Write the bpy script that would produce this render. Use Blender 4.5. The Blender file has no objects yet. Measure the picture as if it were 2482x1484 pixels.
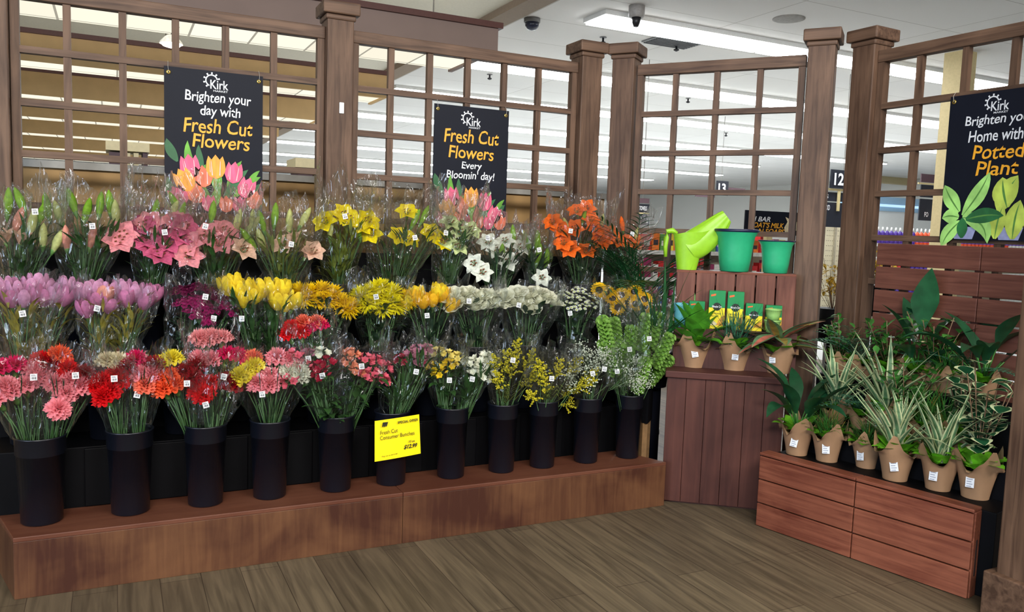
import bpy, math, random
from mathutils import Vector, Matrix
R = random.Random(11)
SC = bpy.context.scene
COL = SC.collection
PI = math.pi
# ------------------------------------------------------------------ camera
W, H, F = 2482, 1484, 1965.0
YAW, PIT, ROL = 0.4583, -0.09253, 0.03408
fw = Vector((math.sin(YAW)*math.cos(PIT), math.cos(YAW)*math.cos(PIT), math.sin(PIT)))
r0 = Vector((math.cos(YAW), -math.sin(YAW), 0)); u0 = r0.cross(fw)
rt = math.cos(ROL)*r0 + math.sin(ROL)*u0
up = -math.sin(ROL)*r0 + math.cos(ROL)*u0
EYE = Vector((0, 0, 1.6))
cam = bpy.data.cameras.new('camera'); camo = bpy.data.objects.new('camera', cam); COL.objects.link(camo)
m = Matrix.Identity(4)
for i in range(3):
    m[i][0], m[i][1], m[i][2], m[i][3] = rt[i], up[i], -fw[i], EYE[i]
camo.matrix_world = m
cam.sensor_width = 36; cam.lens = F/W*36; cam.clip_end = 200; cam.clip_start = .05
SC.camera = camo
# ------------------------------------------------------------------ light, exposure
wd = bpy.data.worlds.new('world'); SC.world = wd; wd.use_nodes = True
wd.node_tree.nodes['Background'].inputs[0].default_value = (.86, .93, 1, 1)
wd.node_tree.nodes['Background'].inputs[1].default_value = .30
SC.view_settings.view_transform = 'Standard'; SC.view_settings.look = 'None'
SC.view_settings.gamma = 1; SC.view_settings.exposure = 0.42; SC.view_settings.use_curve_mapping = False
STRIP = 13.5        # fluorescent strips
PANEL = 0.85         # luminous canopy panels
def area(name, loc, aim, sx, sy, power, col):
    l = bpy.data.lights.new(name, 'AREA'); l.shape = 'RECTANGLE'; l.size = sx; l.size_y = sy; l.energy = power; l.color = col
    o = bpy.data.objects.new(name, l); COL.objects.link(o); o.location = loc
    o.rotation_euler = (Vector(aim)-Vector(loc)).to_track_quat('-Z', 'Y').to_euler()
    return o
area('store_window_light', (-7.5, -1.5, 2.2), (1, 4, .8), 4.5, 2.6, 400, (.62, .78, 1))      # shop front glazing, left behind the viewer
area('overhead_fill_left', (-1.0, -2.2, 4.2), (1.6, 3.9, .6), 3.0, 1.2, 430, (1, .97, .93))  # unseen fill added behind the viewer to brighten the flower stand
area('overhead_fill_right', (3.2, -1.6, 4.2), (2.6, 3.6, .6), 3.0, 1.2, 290, (1, .97, .93))  # second added fill for the foreground, stands for no known fixture
# cycles bounces kept modest: many clear wraps lie behind one another
SC.cycles.max_bounces = 7; SC.cycles.diffuse_bounces = 3; SC.cycles.glossy_bounces = 2
SC.cycles.transmission_bounces = 2; SC.cycles.transparent_max_bounces = 18
SC.cycles.caustics_reflective = False; SC.cycles.caustics_refractive = False
SC.cycles.sample_clamp_indirect = 4; SC.cycles.sample_clamp_direct = 12
# ------------------------------------------------------------------ where a pixel's ray meets a surface of the place
def ray(px, py): return ((px-W/2)*rt - (py-H/2)*up)/F + fw
def onY(px, py, y): d = ray(px, py); return EYE + d*((y-EYE.y)/d.y)
def onX(px, py, x): d = ray(px, py); return EYE + d*((x-EYE.x)/d.x)
def onZ(px, py, z): d = ray(px, py); return EYE + d*((z-EYE.z)/d.z)
def onV(px, py, A, B):
    n = Vector((-(B[1]-A[1]), B[0]-A[0], 0)); d = ray(px, py)
    return EYE + d*((Vector((A[0], A[1], 0))-EYE).dot(n)/d.dot(n))
# ------------------------------------------------------------------ materials
def lin(c):
    return tuple((x/12.92 if x <= .04045 else ((x+.055)/1.055)**2.4) for x in (v/255 for v in c)) + (1,)
MATS = {}
def nodes(name):
    m = bpy.data.materials.new(name); m.use_nodes = True
    nt = m.node_tree; return m, nt, nt.nodes['Principled BSDF'], nt.nodes['Material Output']
def mat(name, c, rough=.6, var=.12, scale=30, bump=0., spec=.5, stretch=None, c2=None, trans=0., lo=.35, hi=.65, met=0, sss=0):
    """procedural colour: noise between two tones, optional grain stretch and bump"""
    if name in MATS: return MATS[name]
    m, nt, b, out = nodes(name); L = nt.links
    b.inputs['Roughness'].default_value = rough; b.inputs['Specular IOR Level'].default_value = spec; b.inputs['Metallic'].default_value = met
    tc = nt.nodes.new('ShaderNodeTexCoord'); mp = nt.nodes.new('ShaderNodeMapping')
    mp.inputs['Scale'].default_value = stretch or (1, 1, 1)
    L.new(tc.outputs['Object'], mp.inputs[0])
    n = nt.nodes.new('ShaderNodeTexNoise'); n.inputs['Scale'].default_value = scale; n.inputs['Detail'].default_value = 5
    L.new(mp.outputs[0], n.inputs['Vector'])
    rp = nt.nodes.new('ShaderNodeValToRGB'); a = lin(c)
    if c2 is None:
        lo_c = tuple(x*(1-var) for x in a[:3])+(1,); hi_c = tuple(min(1, x*(1+var)) for x in a[:3])+(1,)
    else: lo_c, hi_c = a, lin(c2)
    rp.color_ramp.elements[0].color = lo_c; rp.color_ramp.elements[1].color = hi_c
    rp.color_ramp.elements[0].position = lo; rp.color_ramp.elements[1].position = hi
    L.new(n.outputs['Fac'], rp.inputs[0]); L.new(rp.outputs[0], b.inputs['Base Color'])
    if bump:
        bp = nt.nodes.new('ShaderNodeBump'); bp.inputs['Strength'].default_value = bump; bp.inputs['Distance'].default_value = .01
        L.new(n.outputs['Fac'], bp.inputs['Height']); L.new(bp.outputs[0], b.inputs['Normal'])
    if trans:
        t = nt.nodes.new('ShaderNodeBsdfTranslucent'); L.new(rp.outputs[0], t.inputs[0])
        mx = nt.nodes.new('ShaderNodeMixShader'); mx.inputs[0].default_value = trans
        L.new(b.outputs[0], mx.inputs[1]); L.new(t.outputs[0], mx.inputs[2]); L.new(mx.outputs[0], out.inputs[0])
    MATS[name] = m; return m
def wood(name, dark, light, axis=2, scale=9, rough=.55, knots=False, blotch=.5, spec=.3):
    """stained wood: stretched grain lines over large blotches; axis is the grain direction"""
    if name in MATS: return MATS[name]
    m, nt, b, out = nodes(name); L = nt.links; N = nt.nodes.new
    b.inputs['Roughness'].default_value = rough; b.inputs['Specular IOR Level'].default_value = spec
    tc = N('ShaderNodeTexCoord'); mp = N('ShaderNodeMapping'); s = [1, 1, 1]; s[axis] = .07
    mp.inputs['Scale'].default_value = s; L.new(tc.outputs['Object'], mp.inputs[0])
    n1 = N('ShaderNodeTexNoise'); n1.inputs['Scale'].default_value = scale*7; n1.inputs['Detail'].default_value = 6; n1.inputs['Distortion'].default_value = .8
    L.new(mp.outputs[0], n1.inputs['Vector'])
    n2 = N('ShaderNodeTexNoise'); n2.inputs['Scale'].default_value = scale*.45; n2.inputs['Detail'].default_value = 4; n2.inputs['Distortion'].default_value = .6
    L.new(tc.outputs['Object'], n2.inputs['Vector'])
    mx = N('ShaderNodeMix'); mx.data_type = 'FLOAT'; mx.inputs[0].default_value = blotch
    L.new(n1.outputs['Fac'], mx.inputs[2]); L.new(n2.outputs['Fac'], mx.inputs[3])
    rp = N('ShaderNodeValToRGB'); rp.color_ramp.elements[0].color = tuple(x*.74 for x in lin(dark)[:3])+(1,); rp.color_ramp.elements[1].color = tuple(x*.74 for x in lin(light)[:3])+(1,)
    rp.color_ramp.elements[0].position = .36; rp.color_ramp.elements[1].position = .62
    L.new(mx.outputs[0], rp.inputs[0]); L.new(rp.outputs[0], b.inputs['Base Color'])
    bp = N('ShaderNodeBump'); bp.inputs['Strength'].default_value = .15; bp.inputs['Distance'].default_value = .004
    L.new(n1.outputs['Fac'], bp.inputs['Height']); L.new(bp.outputs[0], b.inputs['Normal'])
    MATS[name] = m; return m
def emit(name, c, strength, tiles=None):
    if name in MATS: return MATS[name]
    m, nt, b, out = nodes(name); nt.nodes.remove(b)
    e = nt.nodes.new('ShaderNodeEmission'); e.inputs[0].default_value = lin(c); e.inputs[1].default_value = strength
    if tiles:
        tc = nt.nodes.new('ShaderNodeTexCoord'); br = nt.nodes.new('ShaderNodeTexBrick')
        br.offset = 0; br.inputs['Scale'].default_value = 1; br.inputs['Brick Width'].default_value = tiles[0]; br.inputs['Row Height'].default_value = tiles[1]
        br.inputs['Mortar Size'].default_value = .012; a = lin(c)
        br.inputs['Color1'].default_value = a; br.inputs['Color2'].default_value = tuple(x*.86 for x in a[:3])+(1,); br.inputs['Mortar'].default_value = tuple(x*.35 for x in a[:3])+(1,)
        nt.links.new(tc.outputs['Object'], br.inputs[0]); nt.links.new(br.outputs[0], e.inputs[0])
    nt.links.new(e.outputs[0], out.inputs[0]); MATS[name] = m; return m
def film(name, haze=.10, tint=(225, 235, 240), gloss=1.0, crinkle=1.0, cap=.19):
    """clear crinkled cellophane: mostly see-through, a little milky, sharp glints on its creases"""
    if name in MATS: return MATS[name]
    m, nt, b, out = nodes(name); nt.nodes.remove(b); L = nt.links; N = nt.nodes.new
    tc = N('ShaderNodeTexCoord'); mp = N('ShaderNodeMapping'); mp.inputs['Scale'].default_value = (1, 1, .28)
    L.new(tc.outputs['Object'], mp.inputs[0])
    n = N('ShaderNodeTexNoise'); n.inputs['Scale'].default_value = 15; n.inputs['Detail'].default_value = 2; n.inputs['Distortion'].default_value = 1.2
    L.new(mp.outputs[0], n.inputs['Vector'])
    bp = N('ShaderNodeBump'); bp.inputs['Strength'].default_value = crinkle; bp.inputs['Distance'].default_value = .05; L.new(n.outputs['Fac'], bp.inputs['Height'])
    tr = N('ShaderNodeBsdfTransparent'); tr.inputs[0].default_value = (.97, .98, .98, 1)
    gl = N('ShaderNodeBsdfGlossy'); gl.inputs['Roughness'].default_value = .06; gl.inputs[0].default_value = (1, 1, 1, 1); L.new(bp.outputs[0], gl.inputs['Normal'])
    df = N('ShaderNodeBsdfTranslucent'); df.inputs[0].default_value = lin(tint); L.new(bp.outputs[0], df.inputs['Normal'])
    fr = N('ShaderNodeFresnel'); fr.inputs[0].default_value = 1.45; L.new(bp.outputs[0], fr.inputs['Normal'])
    m_ = N('ShaderNodeMath'); m_.operation = 'MULTIPLY'; m_.inputs[1].default_value = gloss; L.new(fr.outputs[0], m_.inputs[0])
    mu = N('ShaderNodeMath'); mu.operation = 'MINIMUM'; mu.inputs[1].default_value = cap; L.new(m_.outputs[0], mu.inputs[0])
    m1 = N('ShaderNodeMixShader'); m1.inputs[0].default_value = haze; L.new(tr.outputs[0], m1.inputs[1]); L.new(df.outputs[0], m1.inputs[2])
    m2 = N('ShaderNodeMixShader'); L.new(mu.outputs[0], m2.inputs[0]); L.new(m1.outputs[0], m2.inputs[1]); L.new(gl.outputs[0], m2.inputs[2])
    L.new(m2.outputs[0], out.inputs[0]); MATS[name] = m; return m
# ------------------------------------------------------------------ mesh building
class MB:
    def __init__(s): s.v = []; s.f = []; s.mi = []; s.m = 0; s.T = Matrix.Identity(4)
    def add(s, vs, fs, m=None):
        b = len(s.v); T = s.T
        s.v += [tuple(T @ Vector(v)) for v in vs]; s.f += [tuple(b+i for i in f) for f in fs]; s.mi += [s.m if m is None else m]*len(fs); return s
    def box(s, lo, hi, m=None):
        x0, y0, z0 = lo; x1, y1, z1 = hi
        return s.add([(x0, y0, z0), (x1, y0, z0), (x1, y1, z0), (x0, y1, z0), (x0, y0, z1), (x1, y0, z1), (x1, y1, z1), (x0, y1, z1)],
                     [(0, 3, 2, 1), (4, 5, 6, 7), (0, 1, 5, 4), (1, 2, 6, 5), (2, 3, 7, 6), (3, 0, 4, 7)], m)
    def cbox(s, c, d, m=None): return s.box([c[i]-d[i]/2 for i in range(3)], [c[i]+d[i]/2 for i in range(3)], m)
    def prism(s, poly, z0, z1, m=None):
        n = len(poly)
        return s.add([(x, y, z0) for x, y in poly]+[(x, y, z1) for x, y in poly],
                     [tuple(range(n-1, -1, -1)), tuple(range(n, 2*n))]+[(i, (i+1) % n, n+(i+1) % n, n+i) for i in range(n)], m)
    def flat(s, poly, z=0, m=None):   # polygon in the local xz plane facing -y
        return s.add([(x, z, y) for x, y in poly], [tuple(range(len(poly)))], m)
    def lathe(s, prof, n=20, m=None, cap0=True, cap1=True, wob=None):
        vs = []
        for k, (r, z) in enumerate(prof):
            for i in range(n):
                a = 2*PI*i/n; rr = r*(wob(a, k) if wob else 1); vs.append((rr*math.cos(a), rr*math.sin(a), z))
        fs = [(k*n+i, k*n+(i+1) % n, (k+1)*n+(i+1) % n, (k+1)*n+i) for k in range(len(prof)-1) for i in range(n)]
        if cap0: fs.append(tuple(range(n-1, -1, -1)))
        if cap1: q = (len(prof)-1)*n; fs.append(tuple(range(q, q+n)))
        return s.add(vs, fs, m)
    def tube(s, pts, rad, n=5, m=None):
        pts = [Vector(p) for p in pts]; vs = []; fs = []
        for k, p in enumerate(pts):
            d = (pts[min(k+1, len(pts)-1)]-pts[max(k-1, 0)]).normalized()
            a = d.orthogonal().normalized() if abs(d.z) > .99 else d.cross(Vector((0, 0, 1))).normalized(); b = d.cross(a)
            r = rad[k] if isinstance(rad, (list, tuple)) else rad
            for i in range(n): t = 2*PI*i/n; vs.append(tuple(p+a*(r*math.cos(t))+b*(r*math.sin(t))))
        for k in range(len(pts)-1):
            for i in range(n): fs.append((k*n+i, k*n+(i+1) % n, (k+1)*n+(i+1) % n, (k+1)*n+i))
        fs += [tuple(range(n-1, -1, -1)), tuple(range((len(pts)-1)*n, len(pts)*n))]
        return s.add(vs, fs, m)
    def grid(s, fn, nu, nv, m=None, wrap=False):
        vs = [fn(i/nu, j/nv) for j in range(nv+1) for i in range(nu if wrap else nu+1)]; c = nu if wrap else nu+1
        fs = [(j*c+i, j*c+(i+1) % c, (j+1)*c+(i+1) % c, (j+1)*c+i) for j in range(nv) for i in range(nu)]
        return s.add(vs, fs, m)
    def leaf(s, base, az, el, L, w, droop=1.0, n=6, shape=.45, fold=.25, ms=None, twist=0., nx=2):
        """blade on a bending path; ms = material per column"""
        base = Vector(base); h = Vector((math.cos(az), math.sin(az), 0)); side0 = Vector((-math.sin(az), math.cos(az), 0)); p = base.copy(); e = el
        rows = []; step = L/n
        for k in range(n+1):
            t = k/n; d = h*math.cos(e)+Vector((0, 0, 1))*math.sin(e); nrm = -h*math.sin(e)+Vector((0, 0, 1))*math.cos(e)
            side = side0*math.cos(twist*t)+nrm*math.sin(twist*t)
            ww = w*.5*max(.03, (t/shape)**.7 if t < shape else (1-((t-shape)/(1-shape))**1.8)) if k < n else w*.015
            if k == 0: ww = max(ww, w*.1)
            rows.append([p+side*(ww*q)+nrm*(abs(q)*fold*ww) for q in [-1+2*i/nx for i in range(nx+1)]])
            p = p+d*step; e -= droop/n
        vs = [v for r_ in rows for v in r_]; c = nx+1
        for i in range(nx):
            s.add(vs, [], m) if False else None
        b = len(s.v); s.v += [tuple(s.T @ v) for v in vs]
        for k in range(n):
            for i in range(nx):
                s.f.append((b+k*c+i, b+k*c+i+1, b+(k+1)*c+i+1, b+(k+1)*c+i)); s.mi.append(ms[i] if ms else s.m)
        return s
    def mesh(s, name, mats, smooth=True):
        me = bpy.data.meshes.new(name); me.from_pydata(s.v, [], s.f)
        for mm in (mats if isinstance(mats, (list, tuple)) else [mats]): me.materials.append(mm)
        me.polygons.foreach_set('material_index', s.mi)
        if smooth: me.polygons.foreach_set('use_smooth', [True]*len(s.f))
        me.update(); return me
def link(name, me, parent=None, loc=(0, 0, 0), rot=None, bevel=0.):
    o = bpy.data.objects.new(name, me); COL.objects.link(o); o.parent = parent; o.location = loc
    if rot is not None: o.rotation_euler = rot
    if bevel:
        b = o.modifiers.new('bevel', 'BEVEL'); b.width = bevel; b.segments = 2; b.limit_method = 'ANGLE'
    return o
def part(name, mb, mats, parent, smooth=False, loc=(0, 0, 0), rot=None, bevel=0., label=None):
    o = link(name, mb.mesh(name, mats, smooth), parent, loc, rot, bevel)
    if label: o['label'] = label
    return o
def tag(o, label, cat, group=None):
    o['label'] = label; o['category'] = cat
    if group: o['group'] = group
    return o
def thing(name, label, cat, loc=(0, 0, 0), rz=0., group=None):
    o = bpy.data.objects.new(name, None); COL.objects.link(o); o.location = loc; o.rotation_euler = (0, 0, rz); o.empty_display_size = .1
    return tag(o, label, cat, group)
def solo(name, mb, mats, label, cat, loc=(0, 0, 0), rz=0., group=None, smooth=False, bevel=0.):
    return tag(part(name, mb, mats, None, smooth, loc, (0, 0, rz), bevel), label, cat, group)
def struct(name, mb, mats, smooth=False, loc=(0, 0, 0), rz=0):
    o = part(name, mb, mats, None, smooth, loc, (0, 0, rz)); o['kind'] = 'structure'; return o
def lettering(txt, width, height, wob=0., bold=.02, shear=0., depth=.0012, spacing=1.0):
    """a line of letters as a mesh in the local xz plane facing -y, centred, fitted to width x height"""
    cu = bpy.data.curves.new('letters', 'FONT'); cu.body = txt; cu.offset = bold; cu.shear = shear; cu.resolution_u = 3; cu.space_character = spacing
    o = bpy.data.objects.new('letters', cu); COL.objects.link(o)
    bpy.context.view_layer.update()
    me = bpy.data.meshes.new_from_object(o); bpy.data.objects.remove(o); bpy.data.curves.remove(cu)
    xs = [v.co.x for v in me.vertices]; ys = [v.co.y for v in me.vertices]
    x0, x1, y0, y1 = min(xs), max(xs), min(ys), max(ys)
    for v in me.vertices:
        x = (v.co.x-x0)/(x1-x0)-.5; y = (v.co.y-y0)/(y1-y0)-.5
        y += wob*math.sin(x*23+len(txt))
        v.co = (x*width + wob*.05*width*math.sin(y*5+x*9), -depth, y*height)
    me.update(); return me
def words(txt, parent, x, z, width, height, m, wob=0., bold=.02, shear=0., y=-.004, name='lettering', spacing=1.0):
    me = lettering(txt, width, height, wob, bold, shear, spacing=spacing); me.materials.append(m)
    return link(name, me, parent, (x, y, z))
# ================================================================== the room
CZ = 4.4
def plank_floor():
    m, nt, b, out = nodes('wood_plank_floor'); L = nt.links; N = nt.nodes.new
    tc = N('ShaderNodeTexCoord'); mp = N('ShaderNodeMapping'); mp.inputs['Rotation'].default_value = (0, 0, PI/2); L.new(tc.outputs['Object'], mp.inputs[0])
    br = N('ShaderNodeTexBrick'); br.offset = .37; br.inputs['Scale'].default_value = 1; br.inputs['Brick Width'].default_value = 1.25; br.inputs['Row Height'].default_value = .17
    br.inputs['Mortar Size'].default_value = .002; br.inputs['Color1'].default_value = lin((106, 95, 78)); br.inputs['Color2'].default_value = lin((93, 82, 67)); br.inputs['Mortar'].default_value = lin((66, 57, 47))
    L.new(mp.outputs[0], br.inputs[0])
    m2 = N('ShaderNodeMapping'); m2.inputs['Scale'].default_value = (1, .06, 1); L.new(tc.outputs['Object'], m2.inputs[0])
    n = N('ShaderNodeTexNoise'); n.inputs['Scale'].default_value = 34; n.inputs['Detail'].default_value = 6; n.inputs['Distortion'].default_value = .7; L.new(m2.outputs[0], n.inputs['Vector'])
    rp = N('ShaderNodeValToRGB'); rp.color_ramp.elements[0].position = .3; rp.color_ramp.elements[1].position = .7
    rp.color_ramp.elements[0].color = (.55, .53, .5, 1); rp.color_ramp.elements[1].color = (1.25, 1.2, 1.12, 1); L.new(n.outputs['Fac'], rp.inputs[0])
    mx = N('ShaderNodeMix'); mx.data_type = 'RGBA'; mx.blend_type = 'MULTIPLY'; mx.inputs[0].default_value = 1; L.new(br.outputs[0], mx.inputs[6]); L.new(rp.outputs[0], mx.inputs[7])
    L.new(mx.outputs[2], b.inputs['Base Color']); b.inputs['Roughness'].default_value = .5; b.inputs['Specular IOR Level'].default_value = .25
    return m
f = MB(); f.box((-10, -7, -.1), (8.6, 8.2, 0)); struct('floor', f, plank_floor())
f = MB(); f.box((-14, 8.2, -.1), (32, 47, 0)); f.box((8.6, -7, -.1), (32, 8.2, 0)); struct('floor_2', f, mat('pale_vinyl_tile', (180, 183, 184), .35, .05, 3))
def ceiling_mat():
    m, nt, b, out = nodes('ceiling_tile'); L = nt.links; N = nt.nodes.new
    tc = N('ShaderNodeTexCoord'); br = N('ShaderNodeTexBrick'); br.offset = 0; br.inputs['Scale'].default_value = 1; br.inputs['Brick Width'].default_value = 2.44; br.inputs['Row Height'].default_value = 1.22
    br.inputs['Mortar Size'].default_value = .006; br.inputs['Color1'].default_value = lin((224, 222, 218)); br.inputs['Color2'].default_value = lin((218, 216, 211)); br.inputs['Mortar'].default_value = lin((172, 167, 160))
    L.new(tc.outputs['Object'], br.inputs[0]); L.new(br.outputs[0], b.inputs['Base Color']); b.inputs['Roughness'].default_value = .9
    return m
f = MB(); f.box((-14, -7, CZ), (32, 47, CZ+.1)); struct('ceiling', f, ceiling_mat())
WHITE = mat('painted_wall_white', (222, 224, 222), .8, .03)
TAN = mat('painted_tan', (206, 170, 118), .75, .05, 4); CREAM = mat('cream_paint', (226, 212, 170), .7, .04)
f = MB(); f.box((-14, 46, 0), (31, 46.2, CZ)); struct('wall_back', f, WHITE)
f = MB(); f.box((31, -7, 0), (31.2, 46, CZ)); struct('wall_right', f, mat('painted_wall_beige', (212, 212, 206), .8, .03))
f = MB(); f.box((-9, 5.22, 0), (3.32, 5.34, 1.86)); struct('wall_middle', f, mat('tan_panel_wall', (160, 126, 78), .7, .08, 3))
f = MB(); f.box((-9, 5.19, 1.86), (3.34, 5.37, 1.90)); struct('trim_1', f, mat('grey_trim', (150, 148, 142), .5, .05))
f = MB(); f.box((4.36, 7.0, CZ-.12), (4.66, 47, CZ)); struct('trim_2', f, mat('taupe_beam', (140, 122, 104), .8, .04))   # beam edging the cream ceiling bay
f = MB(); f.box((-14, -7, CZ-.03), (4.36, 47, CZ-.001)); struct('ceiling_2', f, mat('cream_ceiling', (222, 216, 198), .85, .03))
# ---- fluorescent strip rows: (y, x start, x end, words)
LENS = emit('fluorescent_lens', (250, 253, 255), STRIP); HOUS = mat('white_lamp_housing', (230, 230, 226), .5, .03)
rows = [(9.16, 5.55, 13.6, 'nearest bright fluorescent strip row, cut by the two posts at right', .54),
        (12.66, 4.7, 24, 'second fluorescent strip row from the viewer', .70), (16.1, 5.05, 24, 'third fluorescent strip row from the viewer', .70),
        (20.1, 4.7, 24, 'fourth fluorescent strip row from the viewer', .70), (24.1, 4.7, 22, 'fifth fluorescent strip row from the viewer', .70),
        (28.5, 4.7, 24, 'sixth fluorescent strip row from the viewer', .70), (33.6, 4.7, 24, 'seventh fluorescent strip row from the viewer', .70),
        (39.2, 4.7, 24, 'farthest fluorescent strip row before the white back wall', .70)]
for y, x0, x1, lab, w in rows:
    t = thing('strip_light', lab, 'ceiling light', (x0, y, CZ), 0, 'fluorescent ceiling strips')
    h = MB(); h.box((0, -w/2, -.06), (x1-x0, w/2, -.001)); part('housing', h, HOUS, t)
    k = 0; x = 0
    while x < x1-x0-.3:
        e = min(x+2.9, x1-x0); l = MB(); l.box((x+.03, -w/2+.02, -.085), (e-.03, w/2-.02, -.0605)); part('lens', l, LENS, t); x = e
# ---- hanging canopies over the counters at left
PANELM = emit('luminous_panel', (255, 248, 226), PANEL, (.6, .6)); FBROWN = mat('brown_fascia', (132, 112, 103), .7, .04, 2); FTRIM = mat('maroon_trim', (84, 48, 42), .55, .06)
can = [(8.12, 1.32, 3.73, .25, 'nearest hanging canopy, brown fascia with dark top trim over bright panels', FBROWN),
       (11.9, .8, 3.67, .33, 'second hanging canopy, tan fascia with maroon trim over bright panels', TAN), (15.2, .75, 3.45, .36, 'third hanging tan canopy from the viewer', TAN),
       (18.6, .8, 3.3, .36, 'fourth hanging tan canopy from the viewer', TAN), (22.3, .95, 3.0, .36, 'fifth hanging tan canopy from the viewer', TAN),
       (26.7, 1.1, 3.0, .36, 'sixth hanging tan canopy from the viewer', TAN), (31.3, 1.4, 3.0, .36, 'farthest hanging tan canopy at left', TAN)]
for y, dep, xr, h, lab, fm in can:
    t = thing('canopy', lab, 'canopy', (xr, y, 3.5), 0, 'hanging canopies')
    b = MB(); b.box((-11, 0, 0), (0, .05, h)); b.box((-.05, .05, 0), (0, dep, h)); b.box((-11, dep-.05, .12), (-.05, dep, h)); part('fascia', b, fm, t)
    b = MB(); b.box((-11, -.04, h), (.04, .06, h+.06)); b.box((-.06, .06, h), (.04, dep, h+.06)); part('trim', b, FTRIM, t)
    b = MB(); b.box((-10.95, .06, .02), (-.06, dep-.06, .05)); part('light_panel', b, PANELM, t)
    b = MB()
    for xx in (-9, -6, -3, -.5): b.tube([(xx, dep*.5, .05), (xx, dep*.5, CZ-3.5)], .008, 5)
    part('hanger', b, mat('hanger_rod', (120, 116, 110), .4), t)
# ---- things on the ceiling
BLK = mat('black_plastic', (22, 22, 26), .4, .1); GREY = mat('grey_plastic', (120, 120, 120), .5, .05)
def ceil_at(px, py): p = onZ(px, py, CZ); return (p.x, p.y, CZ)
t = thing('dome_camera', 'dark dome camera on the bare ceiling left of the nearest strip light', 'security camera', ceil_at(1290, 45))
b = MB(); b.lathe([(.11, 0), (.11, -.05), (.10, -.055)], 20); part('base', b, GREY, t, True)
b = MB(); b.lathe([(.095, -.05), (.09, -.1), (.06, -.14), (.01, -.155)], 20); part('dome', b, mat('smoked_dome', (40, 44, 60), .15), t, True)
p = ceil_at(1505, 30); t = thing('spot_camera', 'grey ceiling camera hanging in front of the nearest strip light', 'security camera', (p[0], p[1]-.35, CZ))
b = MB(); b.lathe([(.10, 0), (.10, -.12), (.085, -.14)], 18); part('housing', b, mat('warm_grey', (150, 146, 142), .5), t, True)
b = MB(); b.lathe([(.06, -.14), (.05, -.2), (.03, -.25)], 14); part('lens', b, BLK, t, True)
for q, lab in (((1187, 180), 'small ceiling sprinkler above the middle lattice screen'), ((1462, 90), 'small ceiling sprinkler above the twin posts'), ((1640, 108), 'small ceiling sprinkler beside the dark vent'), ((1668, 238), 'tiny ceiling sprinkler seen through the angled lattice, between strips'), ((1760, 322), 'tiny ceiling sprinkler seen lower in the angled lattice')):
    t = thing('sprinkler', lab, 'sprinkler', ceil_at(*q), 0, 'ceiling sprinklers')
    b = MB(); b.lathe([(.05, 0), (.05, -.01)], 12); part('plate', b, GREY, t, True)
    b = MB(); b.lathe([(.015, -.01), (.015, -.06), (.04, -.07), (.04, -.085), (.01, -.1)], 10); part('head', b, BLK, t, True)
t = thing('ceiling_vent', 'dark slatted ceiling vent below the nearest strip light', 'vent', ceil_at(1640, 98))
b = MB(); b.box((-.4, -.3, -.02), (.4, .3, 0)); part('frame', b, GREY, t)
b = MB(); [b.box((-.36, -.27+.06*i, -.03), (.36, -.24+.06*i, -.02)) for i in range(10)]; part('slat', b, mat('vent_shadow', (70, 72, 72), .6), t)
b = MB(); b.lathe([(.2, 0), (.2, -.01), (.17, -.015)], 24); solo('ceiling_speaker', b, mat('speaker_grille', (140, 136, 130), .7), 'round flush ceiling speaker above the two right posts', 'speaker', ceil_at(1912, 45), smooth=True)
# small spot lamp under the nearest canopy
pl = onY(415, 97, 9.0); t = thing('spot_lamp', 'small lit spot lamp on a dark arm behind the left lattice', 'lamp', tuple(pl))
b = MB(); b.lathe([(.03, .05), (.06, .03), (.105, -.02), (.11, -.04)], 18, cap1=False); part('shade', b, mat('lamp_white', (235, 232, 225), .4), t, True)
b = MB(); b.lathe([(.10, -.035), (.08, -.06), (.03, -.075)], 16); part('bulb', b, emit('lamp_glow', (255, 236, 205), 14), t, True)
b = MB(); b.tube([(0, 0, .05), (.04, 0, .09), (.14, .02, .26)], .012, 6); b.box((.06, -.4, .11+.12), (.22, .4, .26)); part('arm', b, BLK, t)
# tan store column behind the right lattice
b = MB(); b.box((-.13, -.13, 0), (.13, .13, CZ)); b.box((-.15, -.15, 0), (-.06, .15, CZ)); b.box((.06, -.15, 0), (.15, .15, CZ)); p = onZ(2318, 126, CZ)
o = struct('trim_3', b, mat('tan_column', (196, 178, 132), .7, .05), loc=(p.x+.1, p.y, 0))
# ================================================================== posts and lattice screens
POST = wood('post_wood', (78, 56, 43), (126, 97, 77), 2, 5, blotch=.35); RAILX = wood('rail_wood', (80, 58, 45), (128, 99, 79), 0, 5, blotch=.35)
def post(name_label, x, y, rz, w=.155, top=2.80, plinth=None):
    t = thing('post', name_label, 'post', (x, y, 0), rz, 'square timber posts')
    b = MB(); b.box((-w/2, -w/2, 0), (w/2, w/2, top)); part('shaft', b, POST, t, bevel=.006)
    c = w/2+.03; b = MB(); b.box((-c, -c, top), (c, c, top+.07)); b.box((-c+.02, -c+.02, top-.03), (c-.02, c-.02, top)); part('cap', b, RAILX, t, bevel=.008)
    if plinth: c = w/2+.035; b = MB(); b.box((-c, -c, 0), (c, c, plinth)); part('plinth', b, RAILX, t, bevel=.006)
    return t
LY = 4.825
post('square timber post at the left edge of the photo', -.53, LY, 0)
tp = post('square timber post with a small white tag, between the left and middle lattices', 1.187, LY, 0)
p = onY(828, 262, LY-.08); b = MB(); b.box((-.014, -.008, -.032), (.014, 0, .032)); part('tag', b, mat('white_tag', (235, 235, 232), .4), tp, loc=(p.x-1.187, -.0785, p.z), label='small white tag', bevel=.004)
post('square timber post at the right end of the middle lattice', 2.88, LY, 0)
DA = math.atan2(-.79, .61); ddir = Vector((math.cos(DA), math.sin(DA), 0))
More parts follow.
